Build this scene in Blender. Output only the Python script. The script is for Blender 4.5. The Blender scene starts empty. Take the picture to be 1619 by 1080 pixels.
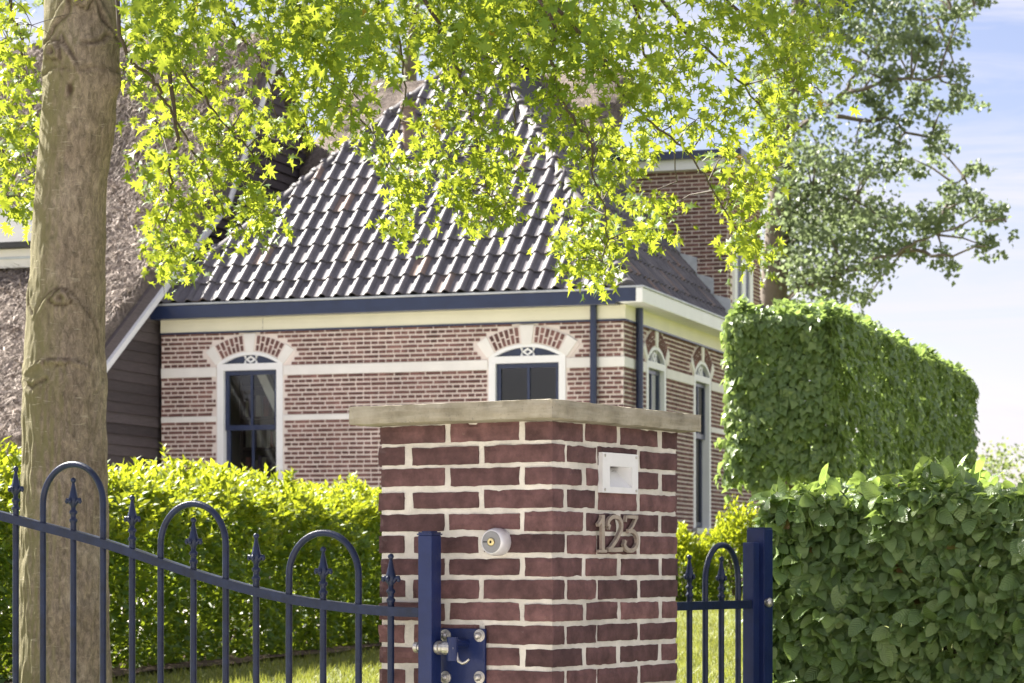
import bpy, bmesh, math, random
import numpy as np
from mathutils import Vector, Matrix, noise as mnoise

random.seed(11)
rng = np.random.default_rng(7)
scene = bpy.context.scene
COL = scene.collection
R = math.radians

# ------------------------------------------------------------------ camera
EYE = 1.25          # lens height above the pavement
F = 4000.0          # focal length in photo pixels (1619 wide)
HX, HY = 809.5, 895.0
cam_d = bpy.data.cameras.new('camera')
cam = bpy.data.objects.new('camera', cam_d)
COL.objects.link(cam)
cam.location = (0, 0, EYE)
cam.rotation_euler = (R(90), 0, 0)
cam_d.sensor_width = 36.0
cam_d.lens = F / 1619 * 36.0
cam_d.shift_y = (HY - 540) / 1619
cam_d.clip_start = 0.1
cam_d.clip_end = 2000
cam_d.dof.use_dof = True
cam_d.dof.focus_distance = 7.3
cam_d.dof.aperture_fstop = 13
scene.camera = cam

# ------------------------------------------------------------------ sky, sun, exposure
SUN_EL, SUN_AZ = R(43), R(-49)
world = bpy.data.worlds.new('World')
scene.world = world
world.use_nodes = True
wn, wl = world.node_tree.nodes, world.node_tree.links
wn.clear()
w_out = wn.new('ShaderNodeOutputWorld')
w_bg = wn.new('ShaderNodeBackground')
w_bg.inputs['Strength'].default_value = 0.05
w_sky = wn.new('ShaderNodeTexSky')
w_sky.sky_type = 'NISHITA'
w_sky.sun_disc = False
w_sky.sun_elevation = SUN_EL
w_sky.sun_rotation = SUN_AZ
w_sky.air_density = 1.0
w_sky.dust_density = 0.3
w_sky.ozone_density = 2.0
w_tc = wn.new('ShaderNodeTexCoord')
w_map = wn.new('ShaderNodeMapping')
w_map.inputs['Scale'].default_value = (2.2, 2.2, 17.0)
w_map.inputs['Location'].default_value = (0.35, 0.0, 0.4)
w_map.inputs['Rotation'].default_value = (0.0, R(6), 0.0)
w_n = wn.new('ShaderNodeTexNoise')
w_n.inputs['Scale'].default_value = 1.7
w_n.inputs['Detail'].default_value = 9
w_n.inputs['Roughness'].default_value = 0.64
w_n.inputs['Distortion'].default_value = 0.9
w_r = wn.new('ShaderNodeValToRGB')
w_r.color_ramp.elements[0].position = 0.36
w_r.color_ramp.elements[1].position = 0.60
w_mix = wn.new('ShaderNodeMix')
w_mix.data_type = 'RGBA'
w_mix.inputs['B'].default_value = (3.62, 3.55, 3.9, 1)
wl.new(w_tc.outputs['Generated'], w_map.inputs['Vector'])
wl.new(w_map.outputs['Vector'], w_n.inputs['Vector'])
wl.new(w_n.outputs['Fac'], w_r.inputs['Fac'])
wl.new(w_r.outputs['Color'], w_mix.inputs['Factor'])
w_tint = wn.new('ShaderNodeMix')
w_tint.data_type = 'RGBA'
w_tint.blend_type = 'MULTIPLY'
w_tint.inputs['Factor'].default_value = 1.0
w_tint.inputs['B'].default_value = (0.70, 0.555, 0.575, 1)
wl.new(w_sky.outputs['Color'], w_tint.inputs['A'])
wl.new(w_tint.outputs['Result'], w_mix.inputs['A'])
wl.new(w_mix.outputs['Result'], w_bg.inputs['Color'])
wl.new(w_bg.outputs['Background'], w_out.inputs['Surface'])

sun_d = bpy.data.lights.new('sun', 'SUN')
sun_d.energy = 4.5
sun_d.angle = R(0.9)
sun_d.color = (1.0, 0.95, 0.86)
sun = bpy.data.objects.new('sun', sun_d)
COL.objects.link(sun)
sdir = Vector((math.sin(SUN_AZ) * math.cos(SUN_EL), math.cos(SUN_AZ) * math.cos(SUN_EL), math.sin(SUN_EL)))
sun.rotation_euler = sdir.to_track_quat('Z', 'Y').to_euler()

vs = scene.view_settings
scene.display_settings.display_device = 'sRGB'
vs.view_transform = 'Standard'
vs.look = 'None'
vs.gamma = 1
vs.use_curve_mapping = False
vs.exposure = 2.42

# ------------------------------------------------------------------ small maths
def W(px, py, d):
    return np.array([(px - HX) / F * d, d, EYE + (HY - py) / F * d])

def solve(px, P, D):
    """parameter along the ground line P + t D that is seen at column px"""
    k = (px - HX) / F
    return (k * P[1] - P[0]) / (D[0] - k * D[1])

def zpx(py, d):
    return EYE + (HY - py) / F * d

V2 = lambda x, y: np.array([x, y], float)
# gate pillar frame: corner PC, left face runs along PS, right face along PT
PC = V2(0.11, 6.85)
PT = V2(0.5286, 0.8489)
PS = V2(-0.8489, 0.5286)
PW1, PW2 = 0.573, 0.72
# house frame: corner HC, front wall runs left along HS, side wall back along HT
HC = V2(1.32, 30.0)
HT = V2(0.3136, 0.9496)
HS = V2(-0.9496, 0.3136)

class Frame:
    """local (a, b, z): a along wall (to the right), b outward, z up (absolute)"""
    def __init__(s, o, a, n):
        s.o, s.a, s.n = np.array(o, float), np.array(a, float), np.array(n, float)
    def __call__(s, a, b, z):
        p = s.o + s.a * a + s.n * b
        return (p[0], p[1], z)
    def apx(s, px, b=0):
        return solve(px, s.o + s.n * b, s.a)
    def zat(s, a, py, b=0):
        p = s.o + s.a * a + s.n * b
        return zpx(py, p[1])

FF = Frame(HC, -HS, -HT)          # front wall: a negative to the left of the corner
FR = Frame(HC, HT, -HS)           # side wall: a = distance back
PL = Frame(PC, -PS, -PT)          # pillar left face (a negative going left)
PR = Frame(PC, PT, -PS)           # pillar right face

# ------------------------------------------------------------------ materials
def newmat(name):
    m = bpy.data.materials.new(name)
    m.use_nodes = True
    nt = m.node_tree
    b = nt.nodes['Principled BSDF']
    return m, nt, b

def node(nt, t, **kw):
    n = nt.nodes.new(t)
    for k, v in kw.items():
        if k in n.inputs:
            n.inputs[k].default_value = v
        else:
            setattr(n, k, v)
    return n

def mapped(nt, scale=(1, 1, 1), coord='Object', rot=(0, 0, 0)):
    tc = nt.nodes.new('ShaderNodeTexCoord')
    mp = nt.nodes.new('ShaderNodeMapping')
    mp.inputs['Scale'].default_value = scale
    mp.inputs['Rotation'].default_value = rot
    nt.links.new(tc.outputs[coord], mp.inputs['Vector'])
    return mp.outputs['Vector']

def ramp(nt, fac, stops):
    r = nt.nodes.new('ShaderNodeValToRGB')
    e = r.color_ramp.elements
    while len(e) > 1:
        e.remove(e[-1])
    for i, (p, c) in enumerate(stops):
        el = e[0] if i == 0 else e.new(p)
        el.position = p
        el.color = (c[0], c[1], c[2], 1) if not isinstance(c, (int, float)) else (c, c, c, 1)
    nt.links.new(fac, r.inputs['Fac'])
    return r.outputs['Color']

def mixc(nt, fac, a, b, mode='MIX'):
    m = nt.nodes.new('ShaderNodeMix')
    m.data_type = 'RGBA'
    m.blend_type = mode
    for key, v in (('Factor', fac), ('A', a), ('B', b)):
        if hasattr(v, 'is_output') or hasattr(v, 'links'):
            nt.links.new(v, m.inputs[key])
        elif isinstance(v, (int, float)):
            m.inputs[key].default_value = v
        else:
            m.inputs[key].default_value = (v[0], v[1], v[2], 1)
    return m.outputs['Result']

def noise_out(nt, vec, scale, detail=6, rough=0.6, dist=0.0):
    n = node(nt, 'ShaderNodeTexNoise', Scale=scale, Detail=detail, Roughness=rough, Distortion=dist)
    nt.links.new(vec, n.inputs['Vector'])
    return n.outputs['Fac']

def bump(nt, b, h, strength=0.4, dist=0.01):
    bn = node(nt, 'ShaderNodeBump', Strength=strength, Distance=dist)
    nt.links.new(h, bn.inputs['Height'])
    nt.links.new(bn.outputs['Normal'], b.inputs['Normal'])

def rnd(nt):
    """a random number for each loose piece, whether it is an object or an island of a mesh"""
    oi = nt.nodes.new('ShaderNodeObjectInfo')
    g = nt.nodes.new('ShaderNodeNewGeometry')
    a = node(nt, 'ShaderNodeMath', operation='ADD')
    nt.links.new(oi.outputs['Random'], a.inputs[0])
    nt.links.new(g.outputs['Random Per Island'], a.inputs[1])
    f = node(nt, 'ShaderNodeMath', operation='FRACT')
    nt.links.new(a.outputs[0], f.inputs[0])
    return f.outputs[0]

def simple(name, col, rough=0.5, var=0.12, scale=8, bmp=0.15, bscale=60, metal=0.0, spec=0.5, coat=0.0):
    m, nt, b = newmat(name)
    vec = mapped(nt)
    n = noise_out(nt, vec, scale)
    c = np.array(col)
    nt.links.new(ramp(nt, n, [(0.25, tuple(c * (1 - var))), (0.75, tuple(np.minimum(c * (1 + var), 1)))]), b.inputs['Base Color'])
    b.inputs['Roughness'].default_value = rough
    b.inputs['Metallic'].default_value = metal
    b.inputs['Specular IOR Level'].default_value = spec
    b.inputs['Coat Weight'].default_value = coat
    if bmp:
        bump(nt, b, noise_out(nt, vec, bscale, 8), bmp, 0.004)
    return m

def brick_mat(name, lo, mid, hi, scale, bstr=0.5, stain=None):
    m, nt, b = newmat(name)
    vec = mapped(nt)
    r = rnd(nt)
    c1 = ramp(nt, r, [(0.0, lo), (0.5, mid), (1.0, hi)])
    n = noise_out(nt, vec, scale, 8, 0.7)
    c2 = mixc(nt, 1.0, c1, ramp(nt, n, [(0.3, 0.48), (0.52, 1.0), (0.78, 1.75)]), 'MULTIPLY')
    if stain:
        s = noise_out(nt, vec, scale * 2.2, 10, 0.8)
        c2 = mixc(nt, ramp(nt, s, [(0.62, 0.0), (0.72, 0.55)]), c2, stain)
    nt.links.new(c2, b.inputs['Base Color'])
    b.inputs['Roughness'].default_value = 0.85
    b.inputs['Specular IOR Level'].default_value = 0.3
    bump(nt, b, noise_out(nt, vec, scale * 3, 10, 0.75), bstr, 0.006)
    return m

def leaf_mat(name, dark, mid, light, trans, tw=0.45, rough=0.38, veins=False, spec=0.5, dry=None):
    m, nt, b = newmat(name)
    r = rnd(nt)
    base = ramp(nt, r, [(0.0, dark), (0.55, mid), (1.0, light)])
    tcol = mixc(nt, 0.7, base, trans)
    if dry:
        k = node(nt, 'ShaderNodeMath', operation='GREATER_THAN')
        k.inputs[1].default_value = 0.996
        nt.links.new(r, k.inputs[0])
        base = mixc(nt, k.outputs[0], base, dry)
    vec = mapped(nt)
    n = noise_out(nt, vec, 25, 5)
    base = mixc(nt, 1.0, base, ramp(nt, n, [(0.3, 0.75), (0.7, 1.2)]), 'MULTIPLY')
    nt.links.new(base, b.inputs['Base Color'])
    b.inputs['Roughness'].default_value = rough
    b.inputs['Specular IOR Level'].default_value = spec
    if veins:
        uv = node(nt, 'ShaderNodeUVMap')
        sx = node(nt, 'ShaderNodeSeparateXYZ')
        nt.links.new(uv.outputs[0], sx.inputs[0])
        ab = node(nt, 'ShaderNodeMath', operation='ABSOLUTE')
        nt.links.new(sx.outputs[0], ab.inputs[0])
        m1 = node(nt, 'ShaderNodeMath', operation='MULTIPLY'); m1.inputs[1].default_value = -45
        nt.links.new(ab.outputs[0], m1.inputs[0])
        m2 = node(nt, 'ShaderNodeMath', operation='MULTIPLY_ADD'); m2.inputs[1].default_value = 52
        nt.links.new(sx.outputs[1], m2.inputs[0]); nt.links.new(m1.outputs[0], m2.inputs[2])
        s = node(nt, 'ShaderNodeMath', operation='SINE')
        nt.links.new(m2.outputs[0], s.inputs[0])
        bump(nt, b, s.outputs[0], 0.35, 0.004)
    t = nt.nodes.new('ShaderNodeBsdfTranslucent')
    nt.links.new(tcol, t.inputs['Color'])
    mx = nt.nodes.new('ShaderNodeMixShader')
    mx.inputs[0].default_value = tw
    out = nt.nodes['Material Output']
    nt.links.new(b.outputs[0], mx.inputs[1]); nt.links.new(t.outputs[0], mx.inputs[2])
    nt.links.new(mx.outputs[0], out.inputs['Surface'])
    return m

M = {}
M['pillar_brick'] = brick_mat('pillar_brick', (0.080, 0.042, 0.043), (0.116, 0.060, 0.060), (0.178, 0.092, 0.090), 16, 0.6, (0.36, 0.30, 0.27))
M['house_brick'] = brick_mat('house_brick', (0.155, 0.080, 0.073), (0.195, 0.102, 0.093), (0.240, 0.130, 0.117), 5, 0.3)
M['mortar'] = simple('mortar', (0.62, 0.585, 0.53), 0.95, 0.28, 9, 0.9, 160, spec=0.2)
M['house_mortar'] = simple('house_mortar', (0.80, 0.71, 0.67), 0.95, 0.14, 1.2, 0.4, 60, spec=0.2)
M['white'] = simple('white_paint', (0.88, 0.88, 0.89), 0.45, 0.05, 3, 0.05, 30)
M['cream'] = simple('cream_paint', (0.83, 0.79, 0.62), 0.5, 0.06, 2, 0.05, 20)
M['band'] = simple('white_plaster', (0.84, 0.81, 0.78), 0.8, 0.10, 2, 0.2, 40)
M['navy'] = simple('navy_paint', (0.017, 0.028, 0.078), 0.32, 0.2, 6, 0.1, 45, coat=0.3)
M['gate_navy'] = simple('gate_navy_paint', (0.009, 0.016, 0.048), 0.42, 0.45, 25, 0.3, 130, spec=0.3, coat=0.06)
M['post_navy'] = simple('post_navy_paint', (0.009, 0.019, 0.085), 0.42, 0.22, 14, 0.25, 90, spec=0.35, coat=0.06)
M['zinc'] = simple('zinc', (0.50, 0.52, 0.55), 0.42, 0.25, 4, 0.2, 20, metal=0.5)
M['steel'] = simple('weathered_steel', (0.52, 0.50, 0.47), 0.38, 0.3, 40, 0.4, 200, metal=0.85)
M['bronze'] = simple('bronze', (0.36, 0.30, 0.255), 0.5, 0.25, 50, 0.4, 180, metal=0.35)
M['lead'] = simple('lead', (0.55, 0.57, 0.62), 0.5, 0.25, 5, 0.3, 14, metal=0.2)
M['lead_dark'] = simple('weathered_lead', (0.07, 0.07, 0.075), 0.8, 0.25, 5, 0.3, 14, spec=0.2)
M['lamp_white'] = simple('lamp_white', (0.70, 0.70, 0.71), 0.5, 0.06, 20, 0.15, 120)
M['grey_plastic'] = simple('grey_plastic', (0.22, 0.22, 0.23), 0.5, 0.15, 30, 0.2, 120)
M['silver'] = simple('silver_paint', (0.66, 0.65, 0.68), 0.35, 0.08, 30, 0.1, 120, metal=0.25)
M['brass'] = simple('brass', (0.62, 0.52, 0.27), 0.35, 0.15, 60, 0.1, 120, metal=0.8)
M['dark'] = simple('dark_opening', (0.02, 0.02, 0.02), 0.7, 0.2, 5, 0)
M['interior'] = simple('interior_wall', (0.30, 0.28, 0.26), 0.9, 0.1, 2, 0.1)
M['shelf'] = simple('dark_shelf_wood', (0.07, 0.05, 0.045), 0.6, 0.2, 6, 0.1)
M['beam'] = simple('pale_timber', (0.75, 0.73, 0.70), 0.7, 0.1, 5, 0.2)
M['soil'] = simple('soil', (0.085, 0.06, 0.045), 0.95, 0.5, 12, 1.0, 40, spec=0.1)
M['plank'] = None

def cap_mat():
    m, nt, b = newmat('weathered_concrete')
    vec = mapped(nt)
    n = noise_out(nt, vec, 9, 10, 0.65)
    c = ramp(nt, n, [(0.3, (0.15, 0.13, 0.09)), (0.5, (0.27, 0.24, 0.175)), (0.7, (0.38, 0.34, 0.265))])
    s = noise_out(nt, vec, 90, 8, 0.8)
    c = mixc(nt, ramp(nt, s, [(0.57, 0.0), (0.66, 0.8)]), c, (0.085, 0.075, 0.055))
    st = noise_out(nt, mapped(nt, (5, 5, 60)), 1.2, 6)
    c = mixc(nt, ramp(nt, st, [(0.45, 0.0), (0.75, 0.45)]), c, (0.48, 0.45, 0.38))
    nt.links.new(c, b.inputs['Base Color'])
    b.inputs['Roughness'].default_value = 0.9
    bump(nt, b, noise_out(nt, vec, 120, 10, 0.8), 0.6, 0.004)
    return m
M['cap'] = cap_mat()

def plank_mat():
    m, nt, b = newmat('tarred_wood')
    r = rnd(nt)
    c = ramp(nt, r, [(0, (0.060, 0.048, 0.050)), (0.6, (0.088, 0.071, 0.073)), (1, (0.118, 0.097, 0.098))])
    vec = mapped(nt, (3, 3, 60))
    n = noise_out(nt, vec, 2, 8, 0.7)
    c = mixc(nt, 1.0, c, ramp(nt, n, [(0.3, 0.6), (0.7, 1.4)]), 'MULTIPLY')
    nt.links.new(c, b.inputs['Base Color'])
    b.inputs['Roughness'].default_value = 0.7
    bump(nt, b, n, 0.4, 0.006)
    return m
M['plank'] = plank_mat()

def tile_mat():
    m, nt, b = newmat('roof_tile')
    r = rnd(nt)
    c = ramp(nt, r, [(0, (0.096, 0.090, 0.103)), (0.5, (0.126, 0.118, 0.133)), (0.88, (0.154, 0.142, 0.155)), (0.95, (0.190, 0.142, 0.127)), (1, (0.200, 0.146, 0.127))])
    vec = mapped(nt)
    n = noise_out(nt, vec, 7, 8, 0.7)
    c = mixc(nt, 1.0, c, ramp(nt, n, [(0.3, 0.75), (0.7, 1.3)]), 'MULTIPLY')
    s = noise_out(nt, vec, 30, 8, 0.8)
    c = mixc(nt, ramp(nt, s, [(0.66, 0.0), (0.76, 0.5)]), c, (0.42, 0.40, 0.38))
    nt.links.new(c, b.inputs['Base Color'])
    b.inputs['Roughness'].default_value = 0.42
    b.inputs['Specular IOR Level'].default_value = 0.12
    bump(nt, b, noise_out(nt, vec, 40, 4), 0.03, 0.003)
    return m
M['tile'] = tile_mat()
M['ridge'] = simple('ridge_tile', (0.082, 0.074, 0.080), 0.6, 0.25, 9, 0.2, 40)

def thatch_mat():
    m, nt, b = newmat('thatch')
    vec = mapped(nt, (1, 1, 1))
    big = noise_out(nt, vec, 0.9, 5)
    c = ramp(nt, big, [(0.3, (0.195, 0.160, 0.140)), (0.7, (0.310, 0.260, 0.228))])
    fib = noise_out(nt, mapped(nt, (15, 9, 12)), 1.0, 12, 0.85, 1.2)
    c = mixc(nt, 1.0, c, ramp(nt, fib, [(0.34, 0.25), (0.5, 0.95), (0.66, 1.9)]), 'MULTIPLY')
    nt.links.new(c, b.inputs['Base Color'])
    b.inputs['Roughness'].default_value = 1.0
    b.inputs['Specular IOR Level'].default_value = 0.1
    bump(nt, b, fib, 1.0, 0.06)
    return m
M['thatch'] = thatch_mat()

def bark_mat(name, green=True):
    m, nt, b = newmat(name)
    vec = mapped(nt)
    n = noise_out(nt, vec, 5, 8, 0.65)
    c = ramp(nt, n, [(0.25, (0.175, 0.135, 0.104)), (0.55, (0.275, 0.222, 0.177)), (0.8, (0.385, 0.325, 0.270))])
    fine = noise_out(nt, mapped(nt, (52, 52, 24)), 1.0, 10, 0.8, 0.6)
    c = mixc(nt, 1.0, c, ramp(nt, fine, [(0.34, 0.40), (0.5, 0.98), (0.66, 1.65)]), 'MULTIPLY')
    if green:
        g = nt.nodes.new('ShaderNodeNewGeometry')
        sx = nt.nodes.new('ShaderNodeSeparateXYZ')
        nt.links.new(g.outputs['Normal'], sx.inputs[0])
        ad = node(nt, 'ShaderNodeMath', operation='MULTIPLY_ADD'); ad.inputs[1].default_value = -0.55
        nt.links.new(sx.outputs[0], ad.inputs[0]); nt.links.new(noise_out(nt, vec, 3, 6), ad.inputs[2])
        c = mixc(nt, ramp(nt, ad.outputs[0], [(0.45, 0.0), (0.85, 0.75)]), c, (0.190, 0.175, 0.085))
        le = noise_out(nt, mapped(nt, (18, 18, 95)), 1.0, 4, 0.6, 0.4)
        c = mixc(nt, ramp(nt, le, [(0.62, 0.0), (0.70, 0.5)]), c, (0.50, 0.45, 0.36))
        at = node(nt, 'ShaderNodeAttribute', attribute_name='scar')
        c = mixc(nt, at.outputs['Fac'], c, (0.075, 0.05, 0.035))
    nt.links.new(c, b.inputs['Base Color'])
    b.inputs['Roughness'].default_value = 0.9
    b.inputs['Specular IOR Level'].default_value = 0.2
    bump(nt, b, fine, 0.9, 0.010)
    return m
def straw_mat():
    m, nt, b = newmat('straw')
    nt.links.new(ramp(nt, rnd(nt), [(0, (0.13, 0.105, 0.092)), (.5, (0.31, 0.258, 0.225)), (.85, (0.45, 0.385, 0.34)), (1, (0.58, 0.51, 0.45))]), b.inputs['Base Color'])
    b.inputs['Roughness'].default_value = .9
    b.inputs['Specular IOR Level'].default_value = .1
    return m
M['straw'] = straw_mat()
M['bark'] = bark_mat('bark')
M['twig'] = simple('twig', (0.070, 0.052, 0.040), 0.8, 0.2, 30, 0.2)
M['far_bark'] = simple('far_bark', (0.16, 0.13, 0.11), 0.9, 0.2, 5, 0.3, 12)

def grass_ground_mat():
    m, nt, b = newmat('lawn_turf')
    vec = mapped(nt)
    n = noise_out(nt, vec, 1.3, 8, 0.7)
    c = ramp(nt, n, [(0.3, (0.105, 0.135, 0.030)), (0.55, (0.17, 0.19, 0.045)), (0.75, (0.24, 0.22, 0.075))])
    f = noise_out(nt, vec, 60, 6, 0.7)
    c = mixc(nt, 1.0, c, ramp(nt, f, [(0.3, 0.6), (0.7, 1.35)]), 'MULTIPLY')
    nt.links.new(c, b.inputs['Base Color'])
    b.inputs['Roughness'].default_value = 0.95
    bump(nt, b, f, 0.8, 0.03)
    return m
M['turf'] = grass_ground_mat()
M['gravel'] = simple('bounce_gravel', (0.60, 0.56, 0.52), 0.95, 0.2, 30, 0.9, 90, spec=0.2)  # kept pale so the added yard brightens the house
M['paving'] = simple('pale_paving', (0.48, 0.45, 0.41), 0.9, 0.25, 6, 0.6, 40, spec=0.2)  # unseen paving, made paler to bounce fill light up to the pillar
M['blade'] = leaf_mat('grass_blade', (0.09, 0.125, 0.02), (0.15, 0.175, 0.035), (0.25, 0.23, 0.07), (0.32, 0.34, 0.05), 0.4, 0.5)

M['oak_leaf'] = leaf_mat('oak_leaf', (0.035, 0.105, 0.014), (0.060, 0.150, 0.018), (0.110, 0.190, 0.022), (0.54, 0.58, 0.045), 0.46, 0.52, spec=0.35, dry=(0.25, 0.10, 0.02))
M['laurel_leaf'] = leaf_mat('laurel_leaf', (0.030, 0.085, 0.012), (0.055, 0.135, 0.018), (0.130, 0.200, 0.022), (0.42, 0.50, 0.03), 0.42, 0.45)
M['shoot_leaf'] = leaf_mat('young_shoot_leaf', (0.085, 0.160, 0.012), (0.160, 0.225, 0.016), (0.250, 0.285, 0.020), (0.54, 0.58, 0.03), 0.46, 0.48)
M['beech_leaf'] = leaf_mat('beech_leaf', (0.110, 0.180, 0.072), (0.195, 0.295, 0.108), (0.300, 0.400, 0.145), (0.42, 0.56, 0.10), 0.40, 0.34, True, 0.55, dry=(0.16, 0.07, 0.03))
M['linden_leaf'] = leaf_mat('linden_leaf', (0.135, 0.205, 0.080), (0.185, 0.270, 0.098), (0.250, 0.330, 0.115), (0.36, 0.48, 0.11), 0.38, 0.40)
M['far_leaf'] = leaf_mat('far_leaf', (0.108, 0.148, 0.094), (0.144, 0.186, 0.114), (0.184, 0.226, 0.134), (0.32, 0.40, 0.17), 0.40, 0.5)  # greyed and paled: distance haze put into the leaf colour
M['pale_leaf'] = leaf_mat('pale_leaf', (0.09, 0.14, 0.05), (0.13, 0.18, 0.07), (0.19, 0.23, 0.09), (0.36, 0.42, 0.12), 0.4, 0.5)

def glass_mat():
    m, nt, b = newmat('window_glass')
    out = nt.nodes['Material Output']
    fr = node(nt, 'ShaderNodeFresnel', IOR=1.5)
    mul = node(nt, 'ShaderNodeMath', operation='MULTIPLY_ADD'); mul.inputs[1].default_value = 1.0; mul.inputs[2].default_value = 0.035
    nt.links.new(fr.outputs[0], mul.inputs[0])
    t = node(nt, 'ShaderNodeBsdfTransparent'); t.inputs[0].default_value = (0.80, 0.84, 0.82, 1)
    g = node(nt, 'ShaderNodeBsdfGlossy', Roughness=0.015)
    vec = mapped(nt)
    bn = node(nt, 'ShaderNodeBump', Strength=0.05, Distance=0.02)
    nt.links.new(noise_out(nt, vec, 3, 2), bn.inputs['Height']); nt.links.new(bn.outputs[0], g.inputs['Normal'])
    mx = nt.nodes.new('ShaderNodeMixShader')
    nt.links.new(mul.outputs[0], mx.inputs[0]); nt.links.new(t.outputs[0], mx.inputs[1]); nt.links.new(g.outputs[0], mx.inputs[2])
    nt.links.new(mx.outputs[0], out.inputs['Surface'])
    return m
M['glass'] = glass_mat()

# ------------------------------------------------------------------ building helpers
OFF = {}
def thing(name, loc, label, cat, group=None):
    o = bpy.data.objects.new(name, None)
    COL.objects.link(o)
    o.location = loc
    o.empty_display_size = 0.2
    o['label'] = label; o['category'] = cat
    if group: o['group'] = group
    OFF[o.name] = np.array(loc, float)
    return o

def off_of(parent):
    while parent is not None:
        if parent.name in OFF: return OFF[parent.name]
        parent = parent.parent
    return np.zeros(3)

def link(name, me, mat, parent=None, label=None, kind=None):
    o = bpy.data.objects.new(name, me)
    COL.objects.link(o)
    if mat is not None and not me.materials: me.materials.append(mat)
    o.parent = parent
    if label: o['label'] = label
    if kind: o['kind'] = kind
    return o

class MB:
    def __init__(s): s.v = []; s.f = []
    def add(s, vs, fs):
        k = len(s.v)
        s.v.extend([tuple(map(float, p)) for p in vs])
        s.f.extend([tuple(i + k for i in f) for f in fs])
        return s
    def hexa(s, c):   # 8 corners: bottom 4 ccw, top 4
        return s.add(c, [(3, 2, 1, 0), (4, 5, 6, 7), (0, 1, 5, 4), (1, 2, 6, 5), (2, 3, 7, 6), (3, 0, 4, 7)])
    def fbox(s, fr, a0, a1, b0, b1, z0, z1):
        return s.hexa([fr(a0, b1, z0), fr(a1, b1, z0), fr(a1, b0, z0), fr(a0, b0, z0), fr(a0, b1, z1), fr(a1, b1, z1), fr(a1, b0, z1), fr(a0, b0, z1)])
    def tube(s, pts, rads, n=10, cap=True):
        pts = [Vector(p) for p in pts]
        if isinstance(rads, (int, float)): rads = [rads] * len(pts)
        rings = []; k0 = len(s.v); prev = None
        for i, p in enumerate(pts):
            d = (pts[min(i + 1, len(pts) - 1)] - pts[max(i - 1, 0)])
            if d.length < 1e-9: d = Vector((0, 0, 1))
            d.normalize()
            if prev is None:
                a = d.orthogonal().normalized()
            else:
                a = (prev - d * prev.dot(d))
                if a.length < 1e-6: a = d.orthogonal()
                a.normalize()
            prev = a; b = d.cross(a)
            for j in range(n):
                t = 2 * math.pi * j / n
                s.v.append(tuple(p + (a * math.cos(t) + b * math.sin(t)) * rads[i]))
        for i in range(len(pts) - 1):
            for j in range(n):
                s.f.append((k0 + i * n + j, k0 + i * n + (j + 1) % n, k0 + (i + 1) * n + (j + 1) % n, k0 + (i + 1) * n + j))
        if cap:
            s.end_caps(k0, len(pts), n)
        return s
    def end_caps(s, k0, m, n):
        a = [s.v[k0 + j] for j in range(n)]; b = [s.v[k0 + (m - 1) * n + j] for j in range(n)]
        k = len(s.v); s.v.extend(a + b)
        s.f.append(tuple(k + j for j in reversed(range(n)))); s.f.append(tuple(k + n + j for j in range(n)))
    def lathe(s, base, axis, prof, n=16):
        """prof: (radius, distance along axis)"""
        ax = Vector(axis).normalized(); b = Vector(base)
        a = ax.orthogonal().normalized(); c = ax.cross(a)
        k0 = len(s.v)
        for r, h in prof:
            for j in range(n):
                t = 2 * math.pi * j / n
                s.v.append(tuple(b + ax * h + (a * math.cos(t) + c * math.sin(t)) * r))
        for i in range(len(prof) - 1):
            for j in range(n):
                s.f.append((k0 + i * n + j, k0 + i * n + (j + 1) % n, k0 + (i + 1) * n + (j + 1) % n, k0 + (i + 1) * n + j))
        s.end_caps(k0, len(prof), n)
        return s
    def build(s, name, mat, parent=None, smooth=False, bevel=0, label=None, kind=None):
        off = off_of(parent)
        me = bpy.data.meshes.new(name)
        me.from_pydata([tuple(np.array(p) - off) for p in s.v], [], s.f)
        bm = bmesh.new(); bm.from_mesh(me)
        if bevel:
            es = [e for e in bm.edges if len(e.link_faces) == 2 and e.calc_face_angle(0) > 0.6]
            bmesh.ops.bevel(bm, geom=es, offset=bevel, segments=2, affect='EDGES', profile=0.6)
        bmesh.ops.recalc_face_normals(bm, faces=bm.faces)
        bm.to_mesh(me); bm.free()
        if smooth:
            for p in me.polygons: p.use_smooth = True
        me.update()
        return link(name, me, mat, parent, label, kind)

def struct(o, label=None):
    o['kind'] = 'structure'
    return o

def tri_mesh(name, verts, tris, uvs=None, smooth=False):
    me = bpy.data.meshes.new(name)
    nv, nf = len(verts), len(tris)
    me.vertices.add(nv); me.vertices.foreach_set('co', np.ascontiguousarray(verts, dtype=np.float32).ravel())
    me.loops.add(nf * 3); me.loops.foreach_set('vertex_index', np.ascontiguousarray(tris, dtype=np.int32).ravel())
    me.polygons.add(nf); me.polygons.foreach_set('loop_start', np.arange(0, nf * 3, 3, dtype=np.int32))
    me.polygons.foreach_set('loop_total', np.full(nf, 3, dtype=np.int32))
    if smooth: me.polygons.foreach_set('use_smooth', np.ones(nf, dtype=bool))
    if uvs is not None:
        l = me.uv_layers.new(name='UVMap')
        l.data.foreach_set('uv', np.ascontiguousarray(uvs[tris.ravel()], dtype=np.float32).ravel())
    me.update(calc_edges=True)
    return me

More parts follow.
